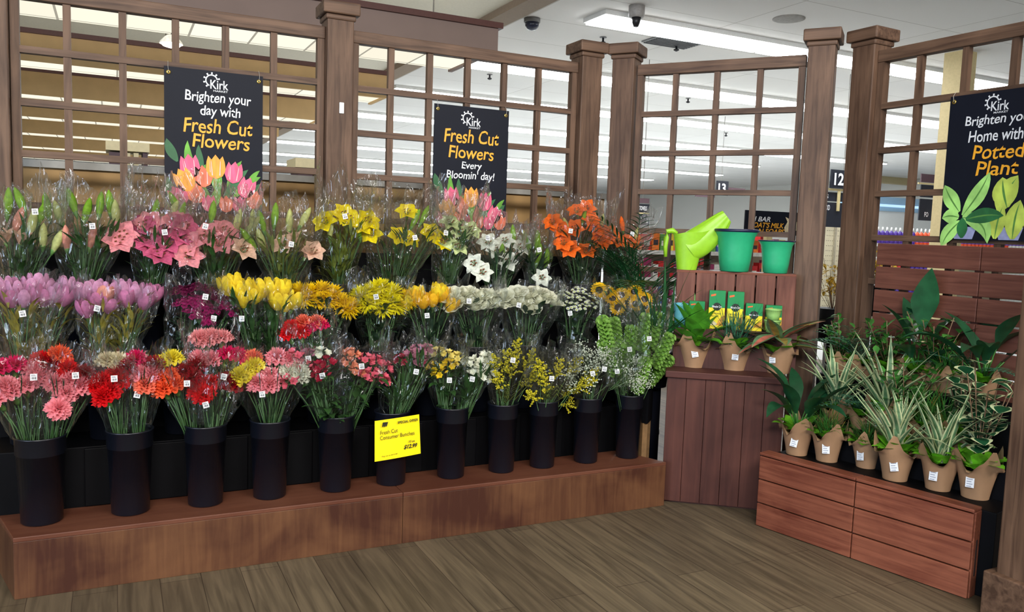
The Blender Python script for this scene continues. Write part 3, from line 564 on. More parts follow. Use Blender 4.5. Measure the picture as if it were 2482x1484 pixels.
def bloom_mesh(kind, c, seed=0):
    key = (kind, c, seed)
    if key in BC: return BC[key]
    b = MB(); p = petal(c, PC[c]); g = mat('calyx_green', (86, 128, 60), .6, .15); mats = [p, g, mat('anther_brown', (120, 60, 24), .7)]
    if kind == 'carnation':
        ruffle(b, .053, 6, 13+seed, seed); b.lathe([(.006, -.03), (.012, -.015), (.015, .012), (.02, .02)], 8, 1)
    elif kind == 'lily': lilyb(b, .082, 1.35, seed); b.tube([(0, 0, -.03), (0, 0, .01)], [.004, .012], 6, 1)
    elif kind == 'star': lilyb(b, .062, 1.75, seed, w=.3, rec=.6); b.tube([(0, 0, -.02), (0, 0, .005)], [.003, .008], 6, 1)
    elif kind == 'bud': b.lathe([(.004, -.02), (.010, 0), (.0165, .03), (.017, .055), (.011, .085), (.002, .102)], 9, 0, wob=lambda a, k: 1+.1*math.cos(3*a)); b.lathe([(.003, -.03), (.010, -.005), (.011, .003)], 7, 1)
    elif kind == 'openbud':
        lilyb(b, .07, .55, seed, w=.26, rec=.2, stam=False); b.tube([(0, 0, -.02), (0, 0, .01)], [.004, .012], 6, 1)
    elif kind == 'tulip':
        for i in range(6):
            az = i*PI/3+seed; r_ = .030 if i % 2 else .026
            def fn(u, v, az=az, r_=r_):
                a = az+(u-.5)*1.35*(1-.55*v**3); rad = r_*(.35+.95*math.sin(min(1, v*1.25)*PI*.5)**.8-.38*max(0, v-.55)); return (rad*math.cos(a), rad*math.sin(a), .078*v*(1-.12*abs(u-.5)*v))
            b.grid(fn, 4, 6, 0)
        b.lathe([(.004, -.02), (.008, 0), (.012, .004)], 7, 1)
    elif kind == 'mum':
        rr = random.Random(seed)
        for k in range(6):
            el = 1.45-k*.36; n = 9+k*4 if k < 4 else 24; L = .030+.006*min(k, 4)
            for i in range(n): b.leaf((0, 0, .012-.002*k), 2*PI*i/n+k*.4+rr.uniform(-.1, .1), el+rr.uniform(-.1, .1), L*rr.uniform(.9, 1.1)*1.15, .0105, droop=-.55 if k < 4 else -.2, n=3, shape=.6, fold=.5, nx=2)
        b.lathe([(.004, -.02), (.012, 0)], 7, 1)
    elif kind == 'rose':
        for k in range(7):
            n = 1 if k == 0 else 3 if k < 3 else 5
            for i in range(n):
                az = 2*PI*i/n+k*.7+seed; rb = .004+.0055*k; sp = 2*PI/n*.75+.3 if n > 1 else 5.5; fl = .1*max(0, k-3)
                def fn(u, v, az=az, rb=rb, sp=sp, fl=fl, k=k): a = az+(u-.5)*sp; r_ = rb*(.5+.5*v**.6)+fl*.09*v**3; return (r_*math.cos(a), r_*math.sin(a), (.05-.0035*k)*v+.004*math.sin(9*a)*v)
                b.grid(fn, 6, 4, 0)
        b.lathe([(.004, -.02), (.014, .0)], 7, 1)
    elif kind == 'aster':
        rr = random.Random(seed)
        for q in range(9):
            a = q*2.4; r_ = .0 if q == 0 else .018+.026*math.sqrt(q/9); c0 = Vector((r_*math.cos(a), r_*math.sin(a), .02-.010*r_/.04+rr.uniform(-.004, .004)))
            nrm = (Vector((c0.x*8, c0.y*8, 1))).normalized(); b.T = Matrix.Translation(c0) @ nrm.to_track_quat('Z', 'Y').to_matrix().to_4x4()
            for lay in range(2):
                for i in range(11): b.leaf((0, 0, .001), 2*PI*i/11+lay*.3, .25+.55*lay, .0155-.003*lay, .0065, droop=-.2, n=2, shape=.6, fold=.3, nx=2, ms=[0, 0])
            b.lathe([(.0055, .002), (.005, .0055), (.002, .007)], 7, 2, cap0=False); b.T = Matrix.Identity(4)
        mats[2] = mat('lime_eye', (190, 206, 60), .6, .1)
    elif kind == 'cluster':
        rr = random.Random(seed)
        for q in range(15):
            a = q*2.4; r_ = .052*math.sqrt(q/15); b.T = Matrix.Translation((r_*math.cos(a), r_*math.sin(a), .03-r_*r_*9)) @ Vector((r_*math.cos(a)*14, r_*math.sin(a)*14, 1)).to_track_quat('Z', 'Y').to_matrix().to_4x4()
            for k in range(3):
                def fn(u, v, k=k, q=q): aa = 2*PI*u; s = .016*(.3+.7*v)*(1+.22*math.sin(aa*5+k+q)*v); t = (.5+.5*k)*(.6+.4*v); return (s*math.sin(t)*math.cos(aa), s*math.sin(t)*math.sin(aa), s*math.cos(t))
                b.grid(fn, 12, 2, 0, wrap=True)
            b.T = Matrix.Identity(4)
    elif kind == 'alstro':
        for q in range(5):
            a = q*1.257+seed; tl = Vector((math.cos(a)*.8, math.sin(a)*.8, .75)).normalized() if q else Vector((0, 0, 1)); b.T = Matrix.Translation(tl*.028) @ tl.to_track_quat('Z', 'Y').to_matrix().to_4x4()
            lilyb(b, .026, .75, seed+q, w=.36, rec=.3, stam=False); b.T = Matrix.Identity(4); b.tube([(0, 0, -.02), tuple(tl*.03)], .002, 3, 1)
        for q in range(3):
            a = q*2.1+.5; tl = Vector((math.cos(a), math.sin(a), .5)).normalized(); b.T = Matrix.Translation(tl*.03) @ tl.to_track_quat('Z', 'Y').to_matrix().to_4x4(); b.lathe([(.003, 0), (.007, .012), (.002, .024)], 6, 2); b.T = Matrix.Identity(4)
        mats[2] = p
    elif kind == 'sunflower':
        for lay in range(2):
            for i in range(17): b.leaf((.016*math.cos(2*PI*(i+.5*lay)/17), .016*math.sin(2*PI*(i+.5*lay)/17), .001*lay), 2*PI*(i+.5*lay)/17, .22+.2*lay, .034-.003*lay, .017, droop=.15, n=4, shape=.45, fold=.3)
        b.lathe([(.021, -.001), (.020, .006), (.012, .009), (.002, .009)], 16, 2, cap0=False); b.lathe([(.004, -.03), (.01, -.014), (.022, -.006), (.021, 0)], 10, 1); mats[2] = mat('seed_disc', (44, 26, 18), .9, .5, 200)
    me = b.mesh(kind, mats); BC[key] = me; return me
KN = dict(carnation='carnation', lily='lily_flower', star='star_lily', bud='lily_bud', openbud='opening_bud', tulip='tulip', mum='chrysanthemum', rose='rose', aster='daisy_spray', cluster='flower_cluster', alstro='alstroemeria_head', sunflower='sunflower')
FOL = mat('foliage_green', (46, 82, 34), .5, .35, 20, trans=.2); FOLD = mat('foliage_dark', (27, 54, 29), .5, .35, 20, trans=.15); FOLY = mat('foliage_olive', (110, 124, 50), .5, .35, 20, trans=.25); FOLB = mat('foliage_bright', (110, 170, 50), .5, .3, 25, trans=.3); STEM = mat('stem_green', (58, 92, 46), .55, .2, 30)
YEL = mat('foliage_yellowed', (150, 140, 50), .5, .35, 20, trans=.25)
def blob(b, p, r, m=None):
    x, y, z = p; b.add([(x+r, y, z), (x-r, y, z), (x, y+r, z), (x, y-r, z), (x, y, z+r), (x, y, z-r)], [(0, 2, 4), (2, 1, 4), (1, 3, 4), (3, 0, 4), (2, 0, 5), (1, 2, 5), (3, 1, 5), (0, 3, 5)], m)
SPC = {}
def spray_mesh(kind, seed):
    """one branching spray, base at the origin, about 0.2 m tall"""
    if (kind, seed) in SPC: return SPC[(kind, seed)]
    rr = random.Random(seed*7+3); b = MB()
    if kind == 'goldenrod':
        for q in range(11):
            z0 = .05+q*.012; a = q*2.4; L = .055*(1-q/14); el = .9; tip = Vector((L*math.cos(a), L*math.sin(a), z0+L*.8)); b.tube([(0, 0, z0), tuple(tip)], .0012, 3, 1)
            for j in range(11): t = .15+.85*j/11; blob(b, tuple(Vector((0, 0, z0)).lerp(tip, t)+Vector((rr.gauss(0, .004), rr.gauss(0, .004), rr.gauss(.004, .004)))), rr.uniform(.0045, .0075), 0)
        b.tube([(0, 0, -.08), (0, 0, .2)], .0016, 4, 1); mats = [mat('goldenrod_yellow', (196, 184, 30), .7, .25, 40, trans=.2), mat('goldenrod_stem', (110, 120, 40), .6)]
    elif kind == 'gypsophila':
        for q in range(15):
            d = Vector((rr.gauss(0, .6), rr.gauss(0, .6), 1)).normalized(); L = rr.uniform(.09, .16); tip = d*L; b.tube([(0, 0, 0), tuple(tip)], .0008, 3, 1)
            for j in range(12): o = tip+Vector((rr.gauss(0, .02), rr.gauss(0, .02), rr.gauss(0, .018))); blob(b, tuple(o), rr.uniform(.004, .0065), 0)
        b.tube([(0, 0, -.12), (0, 0, .02)], .0015, 4, 1); mats = [mat('gypsophila_white', (214, 220, 200), .7, .1, trans=.2), mat('gypsophila_stem', (130, 150, 110), .6)]
    elif kind == 'bells':
        for q in range(15):
            z0 = q*.0155
            for i in range(6):
                a = 2*PI*i/6+q*.5; el = .25; b.T = Matrix.Translation((.018*math.cos(a), .018*math.sin(a), z0)) @ Vector((math.cos(a), math.sin(a), .7)).to_track_quat('Z', 'Y').to_matrix().to_4x4()
                b.lathe([(.003, 0), (.010, .010), (.019, .017), (.020, .019)], 7, 0, cap0=False, cap1=False, wob=lambda a_, k: 1+.14*math.sin(a_*5)); b.T = Matrix.Identity(4)
        b.tube([(0, 0, -.15), (0, 0, .24)], .003, 5, 1); mats = [mat('bells_green', (128, 172, 74), .6, .25, 40, trans=.3), STEM]
    me = b.mesh(kind, mats); SPC[(kind, seed)] = me; return me
WRAP = film('cellophane', .04, (226, 232, 230), .85, .8); WRAPT = film('cellophane_top', .15, (232, 232, 228), 1.3, 1.0, .32); WRAPW = film('cellophane_milky', .11, (236, 238, 240), .9, .8); WRAPY = film('cellophane_olive', .12, (214, 206, 120), .9, .8)
TAGM = mat('tag_white', (232, 232, 230), .5, .02); TAGI = mat('tag_ink', (70, 74, 84), .5)
def price_tag(t, p, s=.028, roll=0., name='price_tag'):
    d = (EYE-Vector(p)).normalized(); b = MB(); b.box((-s*.5, -.0008, -s*.55), (s*.5, .0008, s*.55), 0)
    for i in range(7): b.box((-s*.36+i*s*.11, -.0013, -s*.35), (-s*.36+i*s*.11+s*(.03+.03*(i % 3)), -.0009, .02*s), 1)
    b.box((-s*.36, -.0013, s*.18), (s*.3, -.0009, s*.24), 1); b.box((-s*.36, -.0013, s*.32), (s*.2, -.0009, s*.38), 1)
    az = math.atan2(d.x, -d.y); part(name, b, [TAGM, TAGI], t, loc=tuple(Vector(p)-t.location), rot=(.12, roll, az))
def wrap_mesh(base, top, r0, R_, seed, peak=.07, lean=.05, pts=4, low=.0, collapse=0.):
    rr = random.Random(seed); ph = [rr.random()*6.28 for _ in range(8)]; b = MB(); h = top-base
    def fn(u, v):
        a = 2*PI*u; e = v**.58; c = base+h*v
        r_ = r0+(R_-r0)*e; f = 1+v*(.07*math.sin(5*a+ph[0])+.06*math.sin(9*a+ph[1])+.045*math.sin(17*a+ph[2]))-collapse*max(0, v-.6)
        e2 = max(0, v-.72)/.28; zz = e2*(peak*abs(math.sin(pts*.5*a+ph[3]))**1.5+.025*math.sin(7*a+ph[4])+.016*math.sin(15*a+ph[5]))-low*e2*max(0, -math.sin(a))
        q = Vector((math.cos(a), math.sin(a), 0))*r_*f; q.y *= .82
        fl = 1+.14*e2*math.sin(pts*a+ph[6]); jj = random.Random(int((u % 1)*52+.5)*97+int(v*11+.5)*7919+seed); g = .012*v; return tuple(c+q*fl+Vector((.018*v*math.sin(3*a+ph[7])+jj.gauss(0, g), jj.gauss(0, g), zz+jj.gauss(0, g*1.2))))
    b.grid(fn, 52, 11, 0, wrap=True); return b
NB = [0]
def bouquet(label, base, blooms, leafm=FOL, leafk='lance', wrap=WRAP, peak=.07, extra=.05, grow=.045, tags=1, nleaf=26, group='wrapped bunches of cut flowers', ydep=None, low=.03, sprays=None, r0=.05, cut=.16, collapse=0., topshift=(0, 0, 0), pts=4):
    """blooms: (kind, colour, world point, scale)"""
    NB[0] += 1; rr = random.Random(NB[0]*13+1); base = Vector(base)
    t = thing('flower_bouquet', label, 'bouquet', tuple(base), 0, group)
    pts_ = [Vector(bm[2]) for bm in blooms]+[Vector(s[1]) for s in (sprays or [])]
    cen = sum(pts_, Vector())/len(pts_); R_ = max(.1, max(math.hypot(p.x-cen.x, (p.y-cen.y)) for p in pts_)+grow); zt = max(p.z for p in pts_)+extra
    st = MB(); lf = MB()
    for k, (kind, c, p, s) in enumerate(blooms):
        p = Vector(p); axis = (p-base); d = axis.normalized()
        view = (EYE-p).normalized()
        if kind in ('tulip',): face = (d*.85+Vector((0, 0, .6))+view*.05+Vector((rr.uniform(-.18, .18), rr.uniform(-.18, .1), 0))).normalized()
        elif kind in ('bud', 'openbud'): face = (d*.7+Vector((rr.uniform(-.5, .5), rr.uniform(-.4, .2), .6))).normalized()
        elif kind in ('sunflower', 'lily', 'star'): face = (d*.45+view*.75+Vector((rr.uniform(-.45, .45), rr.uniform(-.2, .2), rr.uniform(-.05, .35)))).normalized()
        else: face = (d*.8+view*.35+Vector((rr.uniform(-.2, .2), rr.uniform(-.15, .15), .1))).normalized()
        q = face.to_track_quat('Z', 'Y').to_euler(); me = bloom_mesh(kind, c, k % 2)
        o = link(KN[kind], me, t, tuple(p-base), q); o.scale = (s, s, s*rr.uniform(.9, 1.08))
        root = Vector((rr.uniform(-.02, .02), rr.uniform(-.02, .02), -cut)); end = p-base-face*.02*s; mid = root.lerp(end, .6)+Vector((0, 0, .03))
        st.tube([tuple(root), tuple(mid), tuple(end)], .0032, 4)
    for kind, p, s, seed in (sprays or []):
        p = Vector(p); d = (p-base).normalized(); o = link(kind+'_spray', spray_mesh(kind, seed), t, tuple(p-base), (d+Vector((rr.uniform(-.2, .2), rr.uniform(-.2, .1), .3))).to_track_quat('Z', 'Y').to_euler()); o.scale = (s, s, s)
        st.tube([(rr.uniform(-.03, .03), rr.uniform(-.03, .03), -cut), tuple(p-base)], .002, 4)
    hc = cen-base; nleaf = int(nleaf*1.9)
    for k in range(nleaf):
        u = rr.random(); a = rr.random()*6.28; w = rr.random()**.6*R_*.72*(.25+.75*u); pz = Vector((hc.x*u, hc.y*u, hc.z*u*.92))+Vector((math.cos(a)*w, math.sin(a)*w, 0))
        if leafk == 'lance': lf.leaf(tuple(pz), a+rr.uniform(-.6, .6), rr.uniform(.7, 1.45), rr.uniform(.09, .15), rr.uniform(.014, .026), droop=rr.uniform(.2, 1.1), n=5, shape=.35)
        elif leafk == 'grass': lf.leaf(tuple(pz), a, rr.uniform(1.0, 1.5), rr.uniform(.08, .15), .006, droop=rr.uniform(0, .6), n=3)
        elif leafk == 'broad': lf.leaf(tuple(pz), a, rr.uniform(.2, 1.3), rr.uniform(.06, .1), rr.uniform(.03, .045), droop=rr.uniform(.4, 1.4), n=5, shape=.4)
        elif leafk == 'fern':
            for j in range(6): lf.leaf((pz.x, pz.y, pz.z+j*.012), a+(j % 2)*PI, .5, .035, .008, .4, n=2)
        if k % 2 == 0: st.tube([(rr.uniform(-.02, .02), rr.uniform(-.02, .02), -cut), tuple(pz)], .0026, 4)
    part('stems', st, STEM, t, True); part('foliage', lf, leafm, t, True)
    wm = wrap_mesh(Vector((0, 0, -.015)), Vector((hc.x, hc.y, zt-base.z))+Vector(topshift), r0, R_+.012, NB[0], peak, .05, pts, low, collapse)
    part('wrap', wm, wrap, t, False, label='clear crinkled cellophane wrap')
    for i in range(tags):
        v = rr.uniform(.5, .85); cp = base+Vector((hc.x*v, hc.y*v, (zt-base.z)*v)); rad = (r0+(R_-r0)*v**.58)*.9; vd = (EYE-cp); vd.z = 0; vd.normalize(); sd = Vector((-vd.y, vd.x, 0))*rr.uniform(-.45, .45)
        price_tag(t, cp+(vd+sd).normalized()*(rad+.01), .026, rr.uniform(-.25, .25))
    return t
BKT = mat('bucket_black', (15, 18, 27), .3, .12, 5, spec=.6)
def bucket(label, x, y, z, s=1., h=.385):
    t = thing('flower_bucket', label, 'bucket', (x, y, z), 0, 'black plastic flower buckets'); r = .098*s; rb = .080*s
    b = MB(); b.lathe([(rb-.006, 0), (rb, .006), (r*.955, h*.80), (r*.96, h*.80), (r*.90, h-.01), (rb*.9, .02)], 36); part('body', b, BKT, t, True)
    b = MB(); b.lathe([(r*.965, h*.79), (r*.985, h*.795), (r, h-.008), (r*1.03, h-.006), (r*1.03, h), (r*.97, h), (r*.945, h*.8)], 36, cap0=False, cap1=False); part('collar', b, BKT, t, True)
    return t
def put(lst, y, sl=.0011):
    """(kind, colour, px, py[, scale]) in the photo -> bloom at its place on the row's depth"""
    my = sum(q[3] for q in lst)/len(lst); out = []
    for q in lst: out.append((q[0], q[1], onY(q[2], q[3], y+max(-.09, min(.11, (my-q[3])*sl))), q[4] if len(q) > 4 else 1.))
    return out
def many(kind, spec, s=1.): return [(kind, c, x, y, s) for c, pts in spec.items() for x, y in pts]
# ---- front row
Y1 = 3.985; Z1 = .265; XR1 = [-.293, .058, .380, .676, 1.0, 1.292, 1.629, 1.932, 2.19, 2.482, 2.775]
SC1 = [1.02, 1.0, .97, .96, .95, .93, .90, .88, .87, .86, .85]
NM1 = ['pink and magenta carnations at far left', 'red and orange carnations', 'dark red carnations under a pink bunch', 'pink, yellow and white carnations', 'red and coral alstroemeria', 'mauve alstroemeria, behind the yellow price card', 'yellow and cream alstroemeria',
       'duller goldenrod, next to the cream alstroemeria', 'brighter goldenrod', "baby's breath", 'lime green bells of Ireland, next to the cabinet']
for i, x in enumerate(XR1): bucket('black front-row bucket holding '+NM1[i], x, Y1, Z1+.0005, SC1[i])
def cl(dx, dy): k = min(1, .036/max(1e-6, math.hypot(dx, dy))); return dx*k, dy*k
def b1(i, dx=0., dy=0.): dx, dy = cl(dx, dy); return (XR1[i]+dx, Y1+dy, Z1+.37)
c_ = 'carnation'
bouquet('bunch of pink and magenta carnations cut by the left photo edge, in the first bucket', b1(0, -.035, -.02), put(many(c_, {'pink': [(2, 985), (38, 968), (66, 952), (24, 955), (85, 916), (98, 930), (-20, 960)], 'magenta': [(14, 912), (38, 905)], 'red': [(98, 892)]}), Y1), FOLD, 'grass')
bouquet('bunch of pink carnations with one orange on top, in the first bucket', b1(0, .035, .02), put(many(c_, {'orange': [(140, 884)], 'pink': [(128, 946), (152, 966), (188, 955), (135, 1002), (165, 940)], 'red': [(160, 912), (222, 950)], 'dred': [(190, 925), (120, 905)]}), Y1), FOLD, 'grass', peak=.1)
bouquet('bunch of bright red carnations with one cream flower', b1(1, -.03, 0), put(many(c_, {'cream': [(264, 892), (284, 894)], 'red': [(256, 940), (285, 924), (268, 962), (262, 978), (296, 938)]}), Y1), FOLD, 'grass', grow=.03)
bouquet('bunch of rose pink carnations among dark red ones, right of the bright red bunch', b1(1, .03, .03), put(many(c_, {'pink': [(336, 924), (362, 928)], 'magenta': [(332, 892)], 'dred': [(372, 902), (312, 908)], 'coral': [(352, 946)]}), Y1), FOLD, 'grass', tags=1)
bouquet('bunch of orange carnations with yellow and dark red behind', b1(2, -.06, -.01), put(many(c_, {'yellow': [(398, 898), (420, 890)], 'orange': [(396, 935), (420, 928), (404, 958), (430, 950)], 'dred': [(452, 918), (474, 906), (470, 932)]}), Y1), FOLD, 'grass', grow=.03)
bouquet('bunch of deep red carnations in the third bucket, wrapped low', b1(2, .02, -.03), put(many(c_, {'red': [(486, 962), (512, 946), (498, 974)], 'dred': [(540, 944), (556, 952)]}), Y1-.03), FOLD, 'grass', grow=.05)
bouquet('bunch of magenta and pink carnations behind the deep red bunch', b1(2, .04, .04), put(many(c_, {'pink': [(484, 888), (506, 892)], 'magenta': [(545, 880), (568, 882)], 'coral': [(604, 884)]}), Y1+.06), FOLD, 'fern')
bouquet('bunch of pale pink carnations standing highest in the front row', b1(2, .06, .075), put(many(c_, {'lpink': [(484, 840), (510, 833), (538, 838), (500, 848)]}), Y1+.12), FOLD, 'grass', tags=0)
bouquet('mixed bunch of yellow, pink and white carnations in the fourth bucket', b1(3), put(many(c_, {'yellow': [(600, 918), (622, 908), (590, 930)], 'pink': [(630, 940), (655, 928), (650, 950), (672, 886), (694, 888)], 'white': [(694, 920), (718, 924), (712, 908)]}, 1.05), Y1), FOLD, 'grass')
bouquet('tall bunch of red carnations leaning left above the alstroemeria', b1(4, -.05, .07), put(many(c_, {'red': [(712, 806), (732, 822), (706, 825)], 'magenta': [(752, 808), (776, 806)], 'coral': [(742, 796), (770, 794)]}, .9), Y1+.1), FOL, 'broad', tags=1, nleaf=16)
a_ = 'alstro'
bouquet('bunch of dark red alstroemeria left in the fifth bucket', b1(4, -.03, -.02), put(many(a_, {'alred': [(776, 902), (796, 888), (780, 920)], 'alpink': [(716, 870), (738, 898), (706, 928)], 'almauve': [(746, 872)], 'alwhite': [(780, 866)]}, 1.1), Y1), FOL, 'broad', nleaf=40)
bouquet('bunch of coral and pink alstroemeria right in the fifth bucket', b1(4, .05, 0), put(many(a_, {'alcoral': [(846, 888), (864, 908), (850, 868)], 'alpink': [(884, 880), (908, 884), (902, 914), (928, 896), (922, 924), (880, 920)]}, 1.05), Y1), FOL, 'broad', nleaf=40, peak=.09)
bouquet('bunch of mauve alstroemeria above the yellow price card', b1(5), put(many(a_, {'almauve': [(992, 872), (1012, 860), (1034, 858), (1002, 886)], 'aldeep': [(972, 882), (1018, 884)]}, 1.05), Y1+.03), FOL, 'lance', nleaf=46, grow=.07, peak=.1)
bouquet('bunch of yellow alstroemeria in the seventh bucket', b1(6, -.03, .01), put(many(a_, {'alyellow': [(1062, 862), (1086, 868), (1106, 876)], 'algold': [(1052, 896), (1066, 912), (1090, 892)]}, 1.0), Y1), FOL, 'broad', nleaf=36)
bouquet('bunch of creamy white alstroemeria right of the yellow ones', b1(6, .04, 0), put(many(a_, {'alwhite': [(1136, 892), (1160, 884), (1184, 892), (1150, 912), (1182, 908), (1166, 920), (1174, 876)]}, 1.1), Y1), FOL, 'lance', nleaf=40)
def sprays(kind, pts, y, s=1.): return [(kind, onY(px, py, y+(i % 3-1)*.035), s, i % 3) for i, (px, py) in enumerate(pts)]
bouquet('bunch of dull goldenrod under a tall clear wrap', b1(7), [], FOLY, 'fern', nleaf=14, sprays=sprays('goldenrod', [(1212, 960), (1230, 940), (1250, 955), (1222, 925), (1270, 945), (1240, 900), (1205, 930), (1262, 920)], Y1, 1.0), extra=.22, peak=.05)
bouquet('bunch of bright goldenrod under a rounded clear wrap', b1(8), [], FOLY, 'fern', nleaf=14, sprays=sprays('goldenrod', [(1300, 975), (1320, 965), (1350, 972), (1375, 958), (1335, 940), (1365, 930), (1310, 935), (1390, 945), (1345, 985)], Y1-.03, 1.0), extra=.2, peak=.03, wrap=WRAPW, collapse=.9)
bouquet("bunch of baby's breath with a pointed wrap", b1(9), [], FOLD, 'grass', nleaf=8, sprays=sprays('gypsophila', [(1415, 940), (1440, 925), (1470, 935), (1450, 900), (1425, 890), (1490, 915)], Y1, 1.0), extra=.14, peak=.06, tags=2)
bouquet("smaller bunch of baby's breath tucked in front of the bells of Ireland", (2.60, Y1-.09, Z1+.46), [], FOLD, 'grass', nleaf=4, sprays=sprays('gypsophila', [(1510, 930), (1535, 920), (1520, 905)], Y1-.09, .8), extra=.10, peak=.05, tags=1, cut=.02, r0=.03)
bouquet('left column of lime green bells of Ireland in a clear sleeve', b1(10, -.03, 0), [], FOLB, 'fern', nleaf=10, sprays=sprays('bells', [(1490, 905), (1510, 925), (1500, 860), (1478, 850), (1520, 880)], Y1+.01, .95), extra=.26, peak=.05, grow=.03, tags=1)
bouquet('right column of lime green bells of Ireland in a clear sleeve', b1(10, .035, .0), [], FOLB, 'fern', nleaf=10, sprays=sprays('bells', [(1545, 945), (1570, 930), (1560, 885), (1585, 890), (1550, 850), (1575, 845)], Y1+.01, .95), extra=.28, peak=.09, grow=.05, tags=1)
# ---- yellow price card hung on the sixth bucket
PCM = mat('yellow_card', (250, 226, 0), .55, .03); INKB = mat('card_ink', (40, 38, 20), .6)
cp = onY(965, 1061, Y1-.118); t = thing('price_card', 'yellow special offer price card on the sixth front bucket', 'price card', tuple(cp), .12)
b = MB(); b.grid(lambda u, v: ((u-.5)*.245+(.010*(v-1)*(u < .5)), -.006*math.sin(u*3)-.0, (v-.5)*.205), 8, 4); b.grid(lambda u, v: ((u-.5)*.245+(.010*(v-1)*(u < .5)), .0015-.006*math.sin(u*3), (v-.5)*.205), 8, 4); part('card', b, PCM, t, rot=(-.05, -.045, 0))
for txt, x, z, w, h, sh, bo in (('SPECIAL OFFER', .05, .082, .115, .013, 0, .03), ('Fresh Cut', -.055, .043, .095, .02, 0, 0), ('Consumer Bunches', -.01, .016, .19, .02, 0, 0), ('10 ea', .068, -.026, .035, .012, .3, .01), ('$12.99', .062, -.052, .075, .025, .3, .03), ('Reg up to $19.99', -.055, -.08, .085, .008, .1, .0)):
    words(txt, t, x+z*-.045, z+x*.045, w, h, INKB, bold=bo, shear=sh, y=-.013).rotation_euler = (0, -.045, 0)
b = MB(); [b.flat([(-.095+dx, .068), (-.088+dx, .068), (-.08+dx, .09), (-.092+dx, .09)], -.0125) for dx in (0, .009, .018)]; part('emblem', b, INKB, t)
b = MB(); b.box((-.012, .0, -.005), (.012, .02, .10)); part('clip', b, BKT, t, loc=(0, .004, 0))
# ---- middle row
Y2 = 4.285; Z2 = .5455
MID = [(70, 'lavender', 1.02), (262, 'pinker lavender', 1.0), (440, 'plum cluster', .98), (640, 'yellow tulip', .96), (780, 'golden chrysanthemum', .95), (915, 'lemon chrysanthemum', .94), (1040, 'golden tulip', .93), (1155, 'white rose', .92), (1270, 'ivory rose', .91), (1385, 'white daisy', .9), (1500, 'sunflower', .9)]
XR2 = []
for px, nm, s in MID:
    x = onY(px, 866, Y2).x; XR2.append(x); bucket('black second-row bucket holding the '+nm+' bunches', x, Y2, Z2, s)
def b2(i, dx=0., dy=0.): dx, dy = cl(dx, dy); return (XR2[i]+dx, Y2+dy, Z2+.375)
T = 'tulip'; Mu = 'mum'; Ro = 'rose'
kw = dict(peak=.07, extra=.04)
bouquet('bunch of lavender tulips at the left photo edge, second row', b2(0, -.02), put(many(T, {'lavender': [(15, 718), (42, 728), (70, 718), (58, 745), (92, 712), (-8, 735)], 'mauve': [(30, 745), (84, 740)]}, 1.25), Y2), YEL, 'lance', nleaf=26, wrap=WRAPW, **kw)
bouquet('bunch of lavender tulips right of the edge one, second row', b2(0, .05, .02), put(many(T, {'lavender': [(110, 720), (138, 730), (160, 716), (124, 744), (178, 728)], 'mauve': [(150, 742), (106, 744)]}, 1.25), Y2+.02), YEL, 'lance', nleaf=20, wrap=WRAPW, tags=0, **kw)
bouquet('bunch of lavender pink tulips with yellowed leaves, left in its bucket', b2(1, -.04), put(many(T, {'lavender': [(206, 730), (234, 722), (262, 728)], 'mauve': [(212, 770), (238, 752), (262, 760)], 'budpink': [(250, 742)]}, 1.25), Y2), YEL, 'lance', nleaf=30, wrap=WRAPW, **kw)
bouquet('bunch of lavender pink tulips, right in its bucket', b2(1, .05), put(many(T, {'lavender': [(298, 728), (325, 732), (350, 740)], 'mauve': [(306, 745), (344, 750), (366, 736)]}, 1.25), Y2), YEL, 'lance', nleaf=26, wrap=WRAPW, tags=0, **kw)
bouquet('bunch of plum purple flower clusters, second row', b2(2), put(many('cluster', {'plum': [(448, 742), (482, 738), (470, 766), (506, 756), (494, 780)], 'plumdark': [(440, 714), (480, 706), (512, 716)]}, .98), Y2), FOLD, 'broad', nleaf=30, **kw)
bouquet('smaller bunch of plum clusters beside the yellow tulips', b2(2, .09, .02), put(many('cluster', {'plum': [(536, 740), (556, 756)], 'plumdark': [(545, 722)]}, .95), Y2+.02), FOLD, 'broad', nleaf=16, tags=1, **kw)
bouquet('bunch of yellow tulips beside the plum clusters, second row', b2(3, -.04), put(many(T, {'tulipyellow': [(556, 718), (580, 730), (602, 722), (592, 746), (616, 738), (572, 712)]}, 1.3), Y2), FOL, 'lance', nleaf=30, **kw)
bouquet('bunch of yellow tulips drooping lower, second row', b2(3, .05), put(many(T, {'tulipyellow': [(638, 722), (662, 724), (672, 752), (690, 756), (708, 750), (684, 722)]}, 1.3), Y2), FOL, 'lance', nleaf=26, tags=0, **kw)
bouquet('bunch of golden chrysanthemums beside the yellow tulips', b2(4), put(many(Mu, {'gold': [(726, 710), (752, 712), (780, 706), (806, 714), (740, 728), (768, 730), (796, 732), (824, 734), (848, 742), (838, 752)]}, 1.15), Y2), FOLD, 'broad', nleaf=34, tags=0, **kw)
bouquet('bunch of lemon yellow chrysanthemums, tallest of the middle row', b2(5), put(many(Mu, {'lemon': [(876, 718), (892, 738), (924, 700), (948, 712), (918, 724), (928, 748), (958, 742), (905, 708), (940, 730)], 'gold': [(982, 728)]}, 1.25), Y2), FOLD, 'broad', nleaf=34, **kw)
bouquet('bunch of golden yellow tulips right of the lemon chrysanthemums', b2(6), put(many(T, {'tulipgold': [(1004, 742), (1026, 748), (1048, 744), (1070, 734), (1088, 758)], 'tulipyellow': [(990, 752), (1014, 732), (1058, 728)]}, 1.25), Y2), FOLD, 'lance', nleaf=28, **kw)
